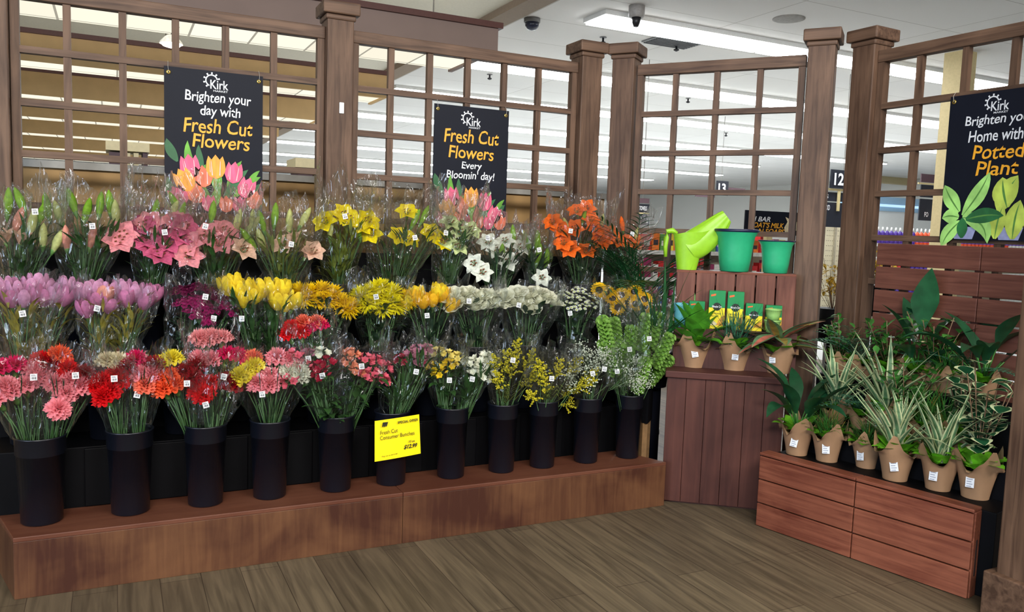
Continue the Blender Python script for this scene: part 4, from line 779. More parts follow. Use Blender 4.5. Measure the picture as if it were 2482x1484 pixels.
bouquet('bunch of white roses right of the golden tulips', b2(7), put(many(Ro, {'rosewhite': [(1094, 722), (1118, 732), (1142, 738), (1164, 724), (1186, 720), (1202, 742), (1150, 750), (1128, 716), (1176, 746), (1106, 746)]}, 1.08), Y2), FOLD, 'broad', nleaf=26, wrap=WRAPW, tags=1, **kw)
bouquet('bunch of ivory roses, second row, before the daisies', b2(8), put(many(Ro, {'rosewhite': [(1222, 726), (1246, 736), (1266, 742), (1286, 756), (1306, 736), (1322, 722), (1338, 738), (1276, 722)], 'white': [(1254, 716), (1300, 714)]}, 1.08), Y2), FOLD, 'broad', nleaf=26, wrap=WRAPW, **kw)
bouquet('bunch of white daisy sprays beside the sunflowers', b2(9), put(many('aster', {'aster': [(1362, 716), (1388, 724), (1380, 744), (1404, 748), (1426, 722), (1446, 736), (1412, 732), (1402, 708), (1432, 746)]}, 1.0), Y2), FOLD, 'broad', nleaf=24, **kw)
bouquet('bunch of sunflowers at the right end of the middle row', b2(10), put(many('sunflower', {'sun': [(1498, 746), (1506, 716), (1470, 710), (1452, 704), (1540, 738), (1562, 726), (1538, 708), (1484, 724), (1562, 744)]}, 1.12), Y2-.05), FOLD, 'broad', nleaf=18, peak=.12, extra=.0, grow=.07, tags=0)
# ---- top row
Y3 = 4.56; Z3 = .8855
TOP = [(45, 'pale lily', 1.0), (200, 'pink bud lily', 1.0), (360, 'rose lily', 1.0), (515, 'pink lily', 1.0), (690, 'blush lily', .98), (815, 'yellow lily', .97), (945, 'second yellow lily', .96), (1075, 'lime white lily', .95), (1205, 'white lily', .94), (1300, 'green bud lily', .94), (1410, 'orange lily', .93), (1500, 'tangerine lily', .92)]
XR3 = []
for px, nm, s in TOP:
    x = onY(px, 680, Y3).x; XR3.append(x); bucket('black top-row bucket holding the '+nm+' bunch, mostly hidden', x, Y3, Z3, s*.82)
def b3(i, dx=0., dy=0.): return (XR3[i]+dx, Y3+dy, Z3+.375)
kl = dict(peak=.11, extra=.09, nleaf=46, low=.08, wrap=WRAPT)
def mix(*a): return [q for l in a for q in l]
bouquet('bunch of pale lilies in bud at the left end of the top row', b3(0), put(mix(many('openbud', {'lilypale': [(16, 592), (50, 598)]}), many('bud', {'budpale': [(104, 596), (130, 606), (74, 566)], 'budgreen': [(18, 520), (58, 512), (120, 526), (92, 540)], 'budpink': [(36, 560)]}, 1.2)), Y3), FOL, **kl)
bouquet('bunch of pink lilies in bud, second in the top row', b3(1), put(mix(many('bud', {'budpink': [(162, 602), (218, 600)], 'budgreen': [(182, 514), (268, 516), (204, 534), (240, 520)], 'budpale': [(280, 540), (150, 540)]}, 1.2), many('lily', {'lilypink': [(282, 592), (300, 575)]})), Y3), FOL, **kl)
bouquet('bunch of rose pink lilies with a dense crown, left of the pink ones', b3(2), put(mix(many('lily', {'lilyrose': [(352, 590), (396, 562), (430, 584), (382, 628), (350, 560), (440, 556), (412, 600), (366, 612)], 'lilypink': [(366, 552), (424, 548)]}, 1.0), many('bud', {'budgreen': [(372, 530), (432, 535)], 'budpale': [(410, 530)]}, 1.1)), Y3), FOL, **dict(kl, extra=.12, peak=.15))
bouquet('bunch of soft pink lilies with a shiny folded wrap', b3(3), put(mix(many('lily', {'lilypink': [(512, 580), (540, 574), (468, 600), (458, 626), (528, 600), (490, 590)], 'lilypale': [(582, 616)]}, 1.05), many('bud', {'budgreen': [(438, 520), (512, 535)], 'budpale': [(570, 560), (596, 570)]}, 1.2)), Y3), FOL, **kl)
bouquet('bunch of blush white lilies, just left of the yellow lilies', b3(4), put(mix(many('lily', {'lilypale': [(756, 616), (690, 600)]}, .9), many('openbud', {'lilypale': [(714, 594), (738, 628)]}), many('bud', {'budpale': [(640, 600), (700, 560), (728, 548), (612, 560)], 'budgreen': [(664, 545), (618, 600), (640, 560)]}, 1.2)), Y3), FOLY, **kl)
bouquet('bunch of yellow lilies with olive wrap, left of two', b3(5), put(mix(many('lily', {'lilyyellow': [(796, 546), (846, 544), (828, 530), (866, 552), (886, 544)]}, 1.0), many('bud', {'budpale': [(800, 575)], 'budgreen': [(872, 575)]}, 1.1)), Y3), FOLY, **dict(kl, wrap=WRAPY, extra=.13, peak=.16))
bouquet('bunch of yellow lilies with scattered heads, right of two', b3(6), put(mix(many('lily', {'lilyyellow': [(962, 582), (984, 590), (1040, 574), (1060, 596), (986, 526), (906, 572)]}, .95), many('bud', {'budgreen': [(998, 550), (1020, 540)]}, 1.1)), Y3), FOL, **dict(kl, extra=.10, peak=.13))
bouquet('bunch of lime white star lilies in front of the smaller banner', b3(7), put(mix(many('star', {'lilylime': [(1088, 552), (1116, 578), (1078, 592), (1136, 566), (1104, 610)]}, 1.25), many('bud', {'budpink': [(1120, 535), (1150, 540)]}, 1.1)), Y3), FOL, **dict(kl, extra=.14, peak=.10))
bouquet('bunch of white lilies, drooping in front, top row', b3(8), put(mix(many('star', {'lilywhite': [(1200, 616), (1182, 594), (1252, 608), (1226, 594), (1152, 642), (1232, 640), (1168, 664)]}, 1.2), many('bud', {'budgreen': [(1214, 630), (1244, 590)]}, 1.1)), Y3-.04), FOLD, **kl)
bouquet('bunch of lilies still in green bud beside the orange lilies', b3(9), put(mix(many('bud', {'budgreen': [(1300, 640), (1322, 646), (1286, 625), (1300, 610)], 'budpale': [(1276, 606)]}, 1.3), many('star', {'lilywhite': [(1312, 676), (1270, 596)]}, 1.1)), Y3), FOLD, **kl)
bouquet('large bunch of orange lilies in front of the twin posts', b3(10), put(mix(many('lily', {'lilyorange': [(1356, 566), (1366, 596), (1384, 610), (1436, 566), (1430, 542), (1462, 596), (1416, 618), (1446, 588), (1400, 522), (1424, 512), (1342, 548), (1396, 560)]}, .92), many('bud', {'budpale': [(1456, 550), (1376, 556)], 'budgreen': [(1412, 540)]}, .9)), Y3-.02), FOLD, **dict(kl, extra=.06, peak=.08))
bouquet('smaller bunch of tangerine lilies in a wide folded wrap, by the palm', b3(11), put(mix(many('lily', {'lilyorange': [(1494, 592), (1524, 594), (1476, 572)]}, .85), many('bud', {'budpale': [(1536, 590)], 'lilyorange': [(1510, 560), (1540, 606)]}, 1.0)), Y3-.02), FOLD, **dict(kl, grow=.09, nleaf=24))
# ================================================================== potted plants
KR = mat('kraft_paper', (158, 122, 90), .8, .14, 9, bump=.25, stretch=(1, 1, .5)); LIN = mat('lettuce_liner', (112, 186, 40), .5, .35, 22, trans=.25); STK = mat('care_label', (222, 226, 232), .5, .03)
PD = mat('leaf_dark_gloss', (28, 74, 46), .32, .3, 12, trans=.08); PG = mat('leaf_mid', (66, 128, 52), .45, .35, 15, trans=.15); PB = mat('leaf_bright', (84, 158, 44), .45, .3, 15, trans=.2); PBL = mat('leaf_bluegreen', (64, 116, 88), .55, .3, 20, trans=.12)
PCR = mat('leaf_cream', (206, 214, 166), .5, .12, 30, trans=.15); PGR = mat('leaf_grey_green', (98, 136, 96), .5, .25, 25, trans=.12); PRD = mat('leaf_rose', (206, 110, 96), .5, .3, 20, trans=.15); PBZ = mat('leaf_bronze', (150, 130, 60), .5, .3, 20, trans=.15); TWIG = mat('twig_brown', (110, 84, 60), .7, .2)
def foliage(kind, seed, s=1.):
    """returns [(part name, builder, materials)] for one plant, soil level at the origin"""
    rr = random.Random(seed); b = MB(); out = []
    if kind == 'strap_up':
        st = MB()
        for i, (az, el, L, w) in enumerate(((-2.2, 1.45, .30, .125), (2.6, 1.25, .24, .10), (-.6, 1.2, .26, .09), (-1.2, .9, .24, .09), (1.2, 1.3, .24, .09), (-2.9, .8, .22, .09), (.2, .8, .24, .08), (-1.8, .7, .2, .08))):
            h = (.2, .13, .15, .1, .14, .1, .12, .08)[i]*s; tip = Vector((math.cos(az)*h*math.cos(el), math.sin(az)*h*math.cos(el), h*math.sin(el))); st.tube([(0, 0, 0), tuple(tip)], .005, 4); b.leaf(tuple(tip), az, el, L*s, w*s, droop=.25 if i == 0 else rr.uniform(.4, 1.1), n=9, shape=.42, fold=.2)
        out = [('leaves', b, PD), ('stalks', st, PG)]
    elif kind == 'strap':
        st = MB()
        for i in range(14):
            az = i*2.4+rr.uniform(-.3, .3); h = rr.uniform(.08, .17)*s; el = rr.uniform(.75, 1.35); tip = Vector((math.cos(az)*h*math.cos(el), math.sin(az)*h*math.cos(el), h*math.sin(el))); st.tube([(0, 0, 0), tuple(tip)], .0035, 4); b.leaf(tuple(tip), az, el*.95, rr.uniform(.17, .24)*s, rr.uniform(.055, .075)*s, droop=rr.uniform(.5, 1.6), n=8, shape=.4, fold=.3)
        out = [('leaves', b, PD), ('stalks', st, PG)]
    elif kind == 'grass':
        for i in range(150): b.leaf((rr.gauss(0, .02), rr.gauss(0, .02), 0), rr.random()*6.28, rr.uniform(.7, 1.5), rr.uniform(.10, .2)*s, .0055, droop=rr.uniform(.2, 1.3), n=5, shape=.2, fold=.3, ms=[0, 0] if rr.random() < .9 else [1, 1])
        out = [('leaves', b, [PG, PBZ])]
    elif kind == 'bluegrass':
        for i in range(230):
            az = rr.random()*6.28; el = rr.uniform(.1, 1.45); b.leaf((rr.gauss(0, .025), rr.gauss(0, .025), rr.uniform(0, .03)), az, el, rr.uniform(.10, .17)*s, .009, droop=rr.uniform(-.2, .6), n=4, shape=.3, fold=.3)
        out = [('leaves', b, PBL)]
    elif kind == 'striped':
        for i in range(30): b.leaf((rr.gauss(0, .012), rr.gauss(0, .012), 0), i*2.4+rr.uniform(-.3, .3), rr.uniform(.75, 1.45), rr.uniform(.18, .33)*s, rr.uniform(.02, .03)*s, droop=rr.uniform(.1, 1.1), n=8, shape=.3, fold=.35, ms=[0, 1, 1, 0], nx=4)
        out = [('leaves', b, [PCR, PGR])]
    elif kind == 'round':
        st = MB()
        for i in range(13):
            az = i*2.4; h = rr.uniform(.12, .34)*s; lean = rr.uniform(.08, .3); tip = Vector((math.cos(az)*h*lean, math.sin(az)*h*lean, h)); st.tube([(0, 0, 0), tuple(tip*.5+Vector((0, 0, .01))), tuple(tip)], .003, 4)
            for j in range(4):
                p = tip*(.45+.18*j); a2 = rr.random()*6.28; b.leaf(tuple(p), a2, rr.uniform(-.1, .8), rr.uniform(.05, .075)*s, rr.uniform(.055, .075)*s, droop=rr.uniform(.2, .9), n=6, shape=.5, fold=.15, ms=[1, 0, 0, 0, 0, 1], nx=6)
        out = [('leaves', b, [PD, PCR]), ('stems', st, TWIG)]
    elif kind == 'fern':
        for i in range(15):
            az = i*2.4+rr.uniform(-.2, .2); el = rr.uniform(.5, 1.4); L = rr.uniform(.18, .3)*s; p = Vector((0, 0, 0)); e = el
            for k in range(13):
                d = Vector((math.cos(az)*math.cos(e), math.sin(az)*math.cos(e), math.sin(e))); p2 = p+d*L/13; b.tube([tuple(p), tuple(p2)], .0016, 3); w = .055*s*math.sin(PI*(.12+.86*k/13))
                for sd in (-1, 1): b.leaf(tuple(p2), az+sd*1.15, e*.3+.1, w, .011*s, droop=.4, n=2, shape=.4)
                p = p2; e -= .09
        out = [('fronds', b, PBL)]
    elif kind == 'shrub':
        st = MB()
        for i in range(13):
            az = i*2.4; h = rr.uniform(.12, .26)*s; tip = Vector((math.cos(az)*h*.5, math.sin(az)*h*.5, h)); st.tube([(0, 0, 0), tuple(tip)], .0025, 4)
            for j in range(10): b.leaf(tuple(tip*(.25+.078*j)), rr.random()*6.28, rr.uniform(-.1, 1), rr.uniform(.04, .065)*s, .026*s, droop=.6, n=4, shape=.45, fold=.2)
        out = [('leaves', b, PG), ('stems', st, TWIG)]
    elif kind == 'broad':
        for i in range(30): b.leaf((rr.gauss(0, .02), rr.gauss(0, .02), 0), i*2.4, rr.uniform(.45, 1.45), rr.uniform(.13, .21)*s, rr.uniform(.05, .07)*s, droop=rr.uniform(.1, .9), n=7, shape=.5, fold=.3)
        out = [('leaves', b, PB)]
    elif kind == 'croton':
        st = MB(); st.tube([(0, 0, 0), (.005, 0, .09*s)], .007, 6)
        for i in range(19): b.leaf((0, 0, .04+.004*i), i*2.4+.4, rr.uniform(-.05, .7), rr.uniform(.13, .2)*s, rr.uniform(.04, .056)*s, droop=rr.uniform(.1, .6), n=7, shape=.45, fold=.25, ms=[0, 1, 1, 0] if i % 2 else [0, 2, 2, 0], nx=4)
        out = [('leaves', b, [PGR, PRD, PBZ]), ('stem', st, TWIG)]
    return out
NP = [0]; FS = 1.22
def paper_pot(label, kind, loc, s=1., fs=1., rz=0., notch=0., lab=True, h=.165, flare=.088):
    NP[0] += 1; rr = random.Random(NP[0]*5); t = thing('potted_plant', label, 'potted plant', tuple(loc), rz, 'potted plants in kraft paper'); ph = rr.random()*6.28
    b = MB(); r0, r1 = .052*s, flare*s; H = (h if lab else .115)*s
    def fn(u, v):
        a = 2*PI*u; r = r0+(r1-r0)*v**1.2; f = 1+.03*math.sin(6*a+ph)*v+.05*math.sin(3*a+ph*2)*v*v; z = H*v
        if v > .75: z += (v-.75)*4*(.045*s*math.sin(4*a+ph)+.012*s*math.sin(9*a)); f += (v-.75)*.5
        return (r*f*math.cos(a), r*f*math.sin(a), z)
    b.grid(fn, 40, 9, wrap=True); b.add([fn(i/40, 0) for i in range(40)], [tuple(range(39, -1, -1))]); part('paper_wrap', b, KR, t, True)
    b = MB(); b.lathe([(.06*s, .0), (.066*s, H*.72)], 16); part('soil', b, mat('potting_soil', (42, 32, 26), .9, .3), t, True, loc=(0, 0, .004)) if False else None
    b = MB()
    for i in range(15): a = i*.4189+rr.uniform(-.2, .2); b.leaf((r1*.45*math.cos(a), r1*.45*math.sin(a), H*.78), a, rr.uniform(.5, 1.1), rr.uniform(.075, .11)*s, rr.uniform(.055, .08)*s, droop=rr.uniform(.3, 1.2), n=5, shape=.5, fold=.2)
    for i in range(5): a = i*1.2; b.leaf((0, 0, H*.70), a, .25, .06*s, .06*s, .2, n=3)
    part('liner_leaves', b, LIN, t, True)
    for nm, bb, ms in foliage(kind, NP[0]*3+1, fs*FS):
        part(nm, bb, ms, t, True, loc=(0, 0, H*.74))
    if lab:
        vd = (EYE-Vector(loc)); az = math.atan2(vd.y, vd.x)-rz-rr.uniform(-.1, .5); p = Vector((math.cos(az), math.sin(az), 0))*(r0+(r1-r0)*.36+.006); b = MB(); b.box((-.019, -.001, -.025), (.019, 0, .025), 0)
        for i in range(4): b.box((-.014, -.0014, .016-.011*i), (.012-.005*(i % 2), -.0011, .011-.011*i), 1)
        part('care_label', b, [STK, mat('label_ink', (150, 156, 170), .5)], t, loc=(p.x, p.y, .075*s), rot=(-.2, rr.uniform(-.25, .25), az+PI/2), label='white care label')
    return t
def floorpos(px, py, z, back=.055): p = onZ(px, py, z); d = Vector((p.x, p.y, 0)).normalized(); return (p.x+d.x*back, p.y+d.y*back, z+.0006)
TA, TB, TC = .405, .58, .83
paper_pot('dark strap-leaved plant in kraft paper, far left end of the front bench row', 'strap', floorpos(1930, 1106, TA), 1.08, 1.1)
paper_pot('tufted grass plant in kraft paper, second in the front bench row', 'grass', floorpos(2003, 1122, TA), 1.06, 1.0)
paper_pot('smaller grass plant in kraft paper, set slightly back in the front bench row', 'grass', floorpos(2098, 1138, TA), .95, .9)
paper_pot('cream-striped plant in kraft paper, middle of the front bench row', 'striped', floorpos(2168, 1168, TA), 1.12, 1.08)
paper_pot('taller cream-striped plant in kraft paper, right of the middle one', 'striped', floorpos(2272, 1192, TA), 1.08, 1.12)
paper_pot('round variegated leaf plant in kraft paper beside the near post', 'round', floorpos(2362, 1212, TA), 1.15, 1.25)
def tier(px, y, z):   # a place on the stepped stand, y measured from the front of the bench
    a = BX @ Vector((0, y, 0)); b_ = BX @ Vector((1, y, 0)); p = onV(px, 900, (a.x, a.y), (b_.x, b_.y)); return (p.x, p.y, z+.0006)
paper_pot('wide cream-striped plant on the middle step, left end', 'striped', tier(2030, .40, TB), .95, 1.15, lab=False)
paper_pot('large cream-striped plant on the middle step, arching over the front row', 'striped', tier(2150, .40, TB), 1.0, 1.2)
paper_pot('fine green grass plant on the middle step', 'grass', tier(2250, .40, TB), .95, 1.25, lab=False)
paper_pot('trailing variegated plant on the middle step near the post', 'round', tier(2345, .40, TB), .95, .95, lab=False)
paper_pot('blue-green fern on the upper step, left end', 'fern', tier(2085, .585, TC), .9, 1.05, lab=False)
paper_pot('leafy dark shrub on the upper step beside the fern', 'shrub', tier(2150, .585, TC), .9, 1.0, lab=False)
paper_pot('tall glossy dark-leaved plant on the upper step, its leaf against the slats', 'strap_up', tier(2222, .585, TC), .95, .95, lab=False)
paper_pot('bronze-tipped grass on the upper step', 'grass', tier(2300, .585, TC), .9, 1.1, lab=False)
paper_pot('drooping glossy plant on the upper step by the near post', 'strap', tier(2385, .585, TC), .95, 1.2, lab=False)
paper_pot('bushy fine fern between the striped plants on the middle step', 'fern', tier(2095, .41, TB), .85, .95, lab=False)
paper_pot('leafy green shrub on the middle step below the bronze grass', 'shrub', tier(2200, .41, TB), .9, 1.15, lab=False)
paper_pot('dense green grass on the middle step below the drooping plant', 'grass', tier(2300, .41, TB), .9, 1.3, lab=False)
paper_pot('leafy green shrub on the upper step between the glossy plants', 'shrub', tier(2262, .59, TC), .85, 1.1, lab=False)
paper_pot('soft fern on the upper step, second from the near post', 'fern', tier(2345, .59, TC), .85, .95, lab=False)
paper_pot('leafy green shrub at the far left end of the upper step', 'shrub', tier(2035, .585, TC), .85, .9, lab=False)
ZC = .8056
paper_pot('bright broad-leaved plant in kraft paper on the cabinet, left of three', 'broad', floorpos(1680, 892, ZC, .06), 1.26, 1.35, h=.135)
paper_pot('spiky blue-green plant in kraft paper on the cabinet, middle of three', 'bluegrass', floorpos(1778, 899, ZC, .06), 1.26, 1.5, h=.135)
paper_pot('pink and bronze leaved plant in kraft paper on the cabinet, right of three', 'croton', floorpos(1884, 907, ZC, .06), 1.2, 1.5, h=.135)
# ---- the tall palm between the buckets and the cabinet
t = thing('potted_palm', 'tall feathery palm between the flower buckets and the watering can', 'palm', (3.10, 4.37, 0))
b = MB(); b.lathe([(.11, 0), (.15, .3), (.16, .3), (.16, .33), (.14, .33), (.13, .28)], 24); part('pot', b, BKT, t, True)
CXI = CX.inverted()
def palm_ok(az, e, L, p, i):
    for k in range(16):
        p = p+Vector((math.cos(az)*math.cos(e), math.sin(az)*math.cos(e)*.75, math.sin(e)))*L/16; e -= .055+.02*(i % 3)
        q = CXI @ (p+Vector((3.10, 4.37, 0)))
        if q.x > -.16 and q.y < .48 and q.z < 1.9: return False
        if (p.x+3.10-D1.x)*.79+(p.y+4.37-D1.y)*.61 > -.06 and p.z < 2.8: return False
        if p.y+4.37 > 4.68: return False
        if p.x < -.42: return False
    return True
st = MB(); rr = random.Random(5); PALM = mat('palm_green', (38, 92, 48), .4, .3, 15, trans=.1)
for i in range(150):
    az = rr.uniform(-1.3, 1.0) if i % 4 else rr.uniform(1.5, 4.4); L = rr.uniform(.6, .95); e = rr.uniform(.95, 1.5); p = Vector((rr.gauss(0, .03), rr.gauss(0, .03), 1.02)); fr = MB(); n = 16
    if i < 12: st.tube([(p.x*.6, p.y*.6, .3), tuple(p)], .01, 5)
    if not palm_ok(az, e, L, p, i): continue
    for k in range(n):
        d = Vector((math.cos(az)*math.cos(e), math.sin(az)*math.cos(e)*.75, math.sin(e))); p2 = p+d*L/n; fr.tube([tuple(p), tuple(p2)], .0035*(1-k/n)+.001, 4)
        if k > 2:
            w = .24*math.sin(PI*(.18+.76*k/n))
            for sd in (-1, 1): fr.leaf(tuple(p2), az+sd*.75, e*.55+.1, w, .014, droop=.5, n=4, shape=.3, fold=.4)
        p = p2; e -= .055+.02*(i % 3)
    part('frond', fr, PALM, t, True)
part('stems', st, STEM, t, True)
t = thing('strap_plant', 'clump of long dark strap leaves in front of the slatted crate, by the sunflowers', 'plant', (3.03, 4.12, 0))
b = MB(); b.lathe([(.09, .66), (.11, .86), (.12, .86), (.12, .88), (.10, .88)], 20); b.box((-.06, -.02, 0), (.06, .06, .66)); part('pot', b, BKT, t, True)
b = MB(); rr = random.Random(9)
for i in range(46): b.leaf((rr.gauss(0, .03), rr.gauss(0, .03), .87), rr.uniform(2.2, 5.2) if i % 3 else rr.uniform(1, 6), rr.uniform(.9, 1.5), rr.uniform(.3, .6), rr.uniform(.016, .028), droop=rr.uniform(.1, .8), n=8, shape=.3, fold=.35)
part('leaves', b, PALM, t, True)
# ================================================================== the store beyond the lattices
INKN = mat('sign_navy', (24, 28, 40), .5, .05); WING = mat('sign_plum', (84, 62, 70), .6, .05); SFR = mat('sign_cream', (206, 190, 140), .6, .05)
def hang(t, x, z0): b = MB(); b.tube([(x, 0, z0), (x, 0, CZ-t.location.z)], .006, 4); part('hanger', b, mat('hanger_rod', (120, 116, 110), .4), t)
def rect(name, t, px0, py0, px1, py1, y, m, th=.02, dz=0.):
    a = onY(px0, (py0+py1)/2, y); c = onY(px1, (py0+py1)/2, y); zt = onY((px0+px1)/2, py0, y).z; zb = onY((px0+px1)/2, py1, y).z; o = t.location
    b = MB(); b.box((a.x-o.x, y-o.y-dz, zb-o.z), (c.x-o.x, y-o.y+th-dz, zt-o.z)); part(name, b, m, t); return ((a.x+c.x)/2-o.x, (zb+zt)/2-o.z, c.x-a.x, zt-zb)
def sign_at(name, label, px, py, y, cat='sign', group=None): p = onY(px, py, y); return thing(name, label, cat, tuple(p), 0, group)
y = 15.; t = sign_at('aisle_sign', 'hanging navy aisle sign numbered 13 with plum wings', 1748, 475, y, group='hanging aisle signs')
x, z, w, h = rect('number_board', t, 1733, 439, 1762, 474, y, INKN, dz=.05); words('13', t, x-.02, z, w*.62, h*.66, INKW, bold=.03, y=-.06)
rect('wing', t, 1686, 461, 1733, 478, y, WING); rect('wing', t, 1762, 456, 1806, 473, y, WING); hang(t, x, h)
y = 10.; t = sign_at('aisle_sign', 'hanging navy aisle sign numbered 12 between the two right posts', 2025, 550, y, group='hanging aisle signs')
x, z, w, h = rect('number_board', t, 2008, 413, 2062, 458, y, INKN, dz=.05); words('12', t, x-.08, z, w*.42, h*.66, INKW, bold=.03, y=-.06)
rect('wing', t, 1975, 436, 2008, 460, y, WING); rect('frame', t, 1975, 457, 2062, 462, y, SFR, dz=.01); rect('frame', t, 2027, 462, 2033, 512, y, SFR, dz=.03)
for (a, b_, txt, dx) in ((467, 485, 'CHIPS & CRACKERS', 0), (489, 513, 'PET FOOD', 0)):
    pass
x, z, w, h = rect('list_board', t, 1940, 465, 2062, 487, y, INKN); words('RS', t, onY(1999, 478, y).x-t.location.x, z, .10, h*.45, INKW, bold=.02, y=-.03)
x, z, w, h = rect('list_board', t, 1940, 490, 2062, 550, y, INKN); words('OOD', t, onY(2000, 505, y).x-t.location.x, onY(2000, 503, y).z-t.location.z, .15, .09, INKW, bold=.02, y=-.03); hang(t, .1, onY(2025, 413, y).z-t.location.z)
y = 11.; t = sign_at('department_sign', 'dark hanging list sign beside the post at the left of the angled lattice', 1555, 545, y)
x, z, w, h = rect('list_board', t, 1520, 494, 1574, 515, y, INKN); words('PER TOWELS', t, onY(1553, 503, y).x-t.location.x, z, .22, h*.5, INKW, bold=.02, y=-.02)
rect('list_board', t, 1520, 518, 1574, 545, y, INKN); rect('wing', t, 1520, 480, 1574, 492, y, WING); rect('frame', t, 1520, 515, 1574, 518, y, SFR); hang(t, 0, onY(1553, 480, y).z-t.location.z)
y = 8.2; t = sign_at('soap_sign', "black board behind the pots lettered for goat's milk soaps, with a goat head", 1868, 570, y)
b = MB(); x, z, w, h = rect('board', t, 1806, 513, 1955, 570, y, BAN); k = lambda px, py: (onY(px, py, y).x-t.location.x, onY(px, py, y).z-t.location.z)
for txt, px, py, ww, hh, m_ in (('N BAR', 1842, 531, 48, 12, INKW), ("GOAT'S MILK", 1857, 546, 84, 13, INKY), ('N SOAPS', 1868, 561, 64, 12, INKY)):
    q = k(px, py); words(txt, t, q[0], q[1], k(px+ww/2, py)[0]-k(px-ww/2, py)[0], k(px, py-hh/2)[1]-k(px, py+hh/2)[1], m_, bold=.02, shear=.25, y=-.012, wob=.02)
b = MB(); b.flat([k(px, py) for px, py in ((1902, 566), (1900, 552), (1908, 538), (1903, 526), (1912, 531), (1914, 520), (1919, 531), (1926, 518), (1928, 534), (1934, 545), (1930, 560), (1922, 556), (1914, 568))][::-1], -.006); part('goat_head', b, mat('goat_cream', (222, 206, 168), .6, .2, 20), t)
b = MB(); b.box((-.05, .02, -t.location.z), (.05, .08, .1)); part('stand_post', b, SFR, t)
# pegboard end of a shelf run
y = 10.6; a = onY(1990, 700, y); c = onY(2052, 700, y); ztop = onY(2020, 546, y).z
t = thing('shelf_end', 'cream pegboard end of a shelf run between the two right posts', 'shelf', (a.x, y, 0))
b = MB(); b.box((0, 0, 0), (c.x-a.x+.3, .06, ztop)); part('pegboard', b, mat('pegboard_cream', (214, 204, 174), .7, .05), t)
b = MB(); b.box((.22, -.03, 0), (.26, 0, ztop)); part('upright', b, mat('upright_grey', (170, 162, 140), .6), t)
b = MB(); [b.cbox((.06+.045*i, -.001, ztop-.1-.09*j), (.012, .004, .012)) for i in range(9) for j in range(18) if i != 4]; part('holes', b, mat('peg_hole', (90, 84, 70), .8), t)
# shelf runs with goods
SHELF = mat('shelf_beige', (208, 198, 176), .6, .05); SLIP = mat('shelf_lip', (225, 225, 220), .5)
def gondola(label, x0, y, length, zs, depth=.45):
    t = thing('shelf_unit', label, 'shelf', (x0, y, 0), 0, 'store shelf units')
    b = MB(); b.box((0, depth, 0), (length, depth+.05, zs[0]+.02)); part('back_panel', b, SHELF, t)
    for z in zs: b = MB(); b.box((0, 0, z-.03), (length, depth, z)); part('shelf_board', b, SHELF, t)
    for z in zs: b = MB(); b.box((0, -.015, z-.05), (length, -.0005, z+.005)); part('price_rail', b, SLIP, t)
    return t
def bottle(label, loc, c, cap, h=.3, r=.045, grp='bottles on the far shelf'):
    t = thing('bottle', label, 'bottle', loc, 0, grp); b = MB(); b.lathe([(r*.95, 0), (r, .01), (r, h*.62), (r*.8, h*.70), (r*.36, h*.78)], 12); part('body', b, mat('bottle_'+cap_name(c), c, .4, .08), t, True)
    b = MB(); b.lathe([(r*.4, h*.77), (r*.4, h*.9), (r*.25, h), ], 10); part('cap', b, mat('bottle_cap_'+cap_name(cap), cap, .4, .05), t, True)
    b = MB(); b.lathe([(r*1.01, h*.15), (r*1.01, h*.32)], 12, cap0=False, cap1=False); part('label', b, mat('bottle_label_'+cap_name(cap), tuple(min(255, v+30) for v in c), .5, .3, 60), t, True)
def cap_name(c): return {(70, 40, 140): 'violet', (226, 84, 44): 'orange', (236, 236, 234): 'white', (210, 50, 60): 'red', (230, 190, 60): 'amber', (80, 120, 180): 'blue'}.get(tuple(c), 'plain')
y = 10.2; p0 = onY(2118, 590, y); z0 = p0.z; zs = [z0, z0-.52, z0-1.04]
gondola('long store shelf of violet and orange bottles behind the right lattice', p0.x, y, 6.2, zs)
k = 0; x = p0.x+.07
VI, ORG, WH, RE, AM, BLU = (70, 40, 140), (226, 84, 44), (236, 236, 234), (210, 50, 60), (230, 190, 60), (80, 120, 180)
while x < p0.x+5.4:
    c, lab = ((VI, 'violet bottle with white cap on the top shelf behind the right lattice'), (ORG, 'orange bottle with white cap on the top shelf behind the right lattice'), (WH, 'white bottle on the top shelf below the potted plant banner'))[0 if k < 10 else 1 if k < 34 else 2]
    bottle(lab, (x, y+.08, z0+.0005), c, WH, .30); x += .115; k += 1
x = p0.x+.07
for k in range(14): bottle('red or amber bottle on the second shelf behind the right lattice' if k < 7 else 'violet bottle on the second shelf behind the right lattice', (x, y+.08, zs[1]+.0005), (RE, AM)[k % 2] if k < 7 else VI, WH, .28, grp='bottles on the second far shelf'); x += .12
x = p0.x+.07
for k in range(14): bottle('violet bottle on the third shelf, seen beside the slatted panel', (x, y+.08, zs[2]+.0005), VI, WH, .28, grp='bottles on the third far shelf'); x += .12
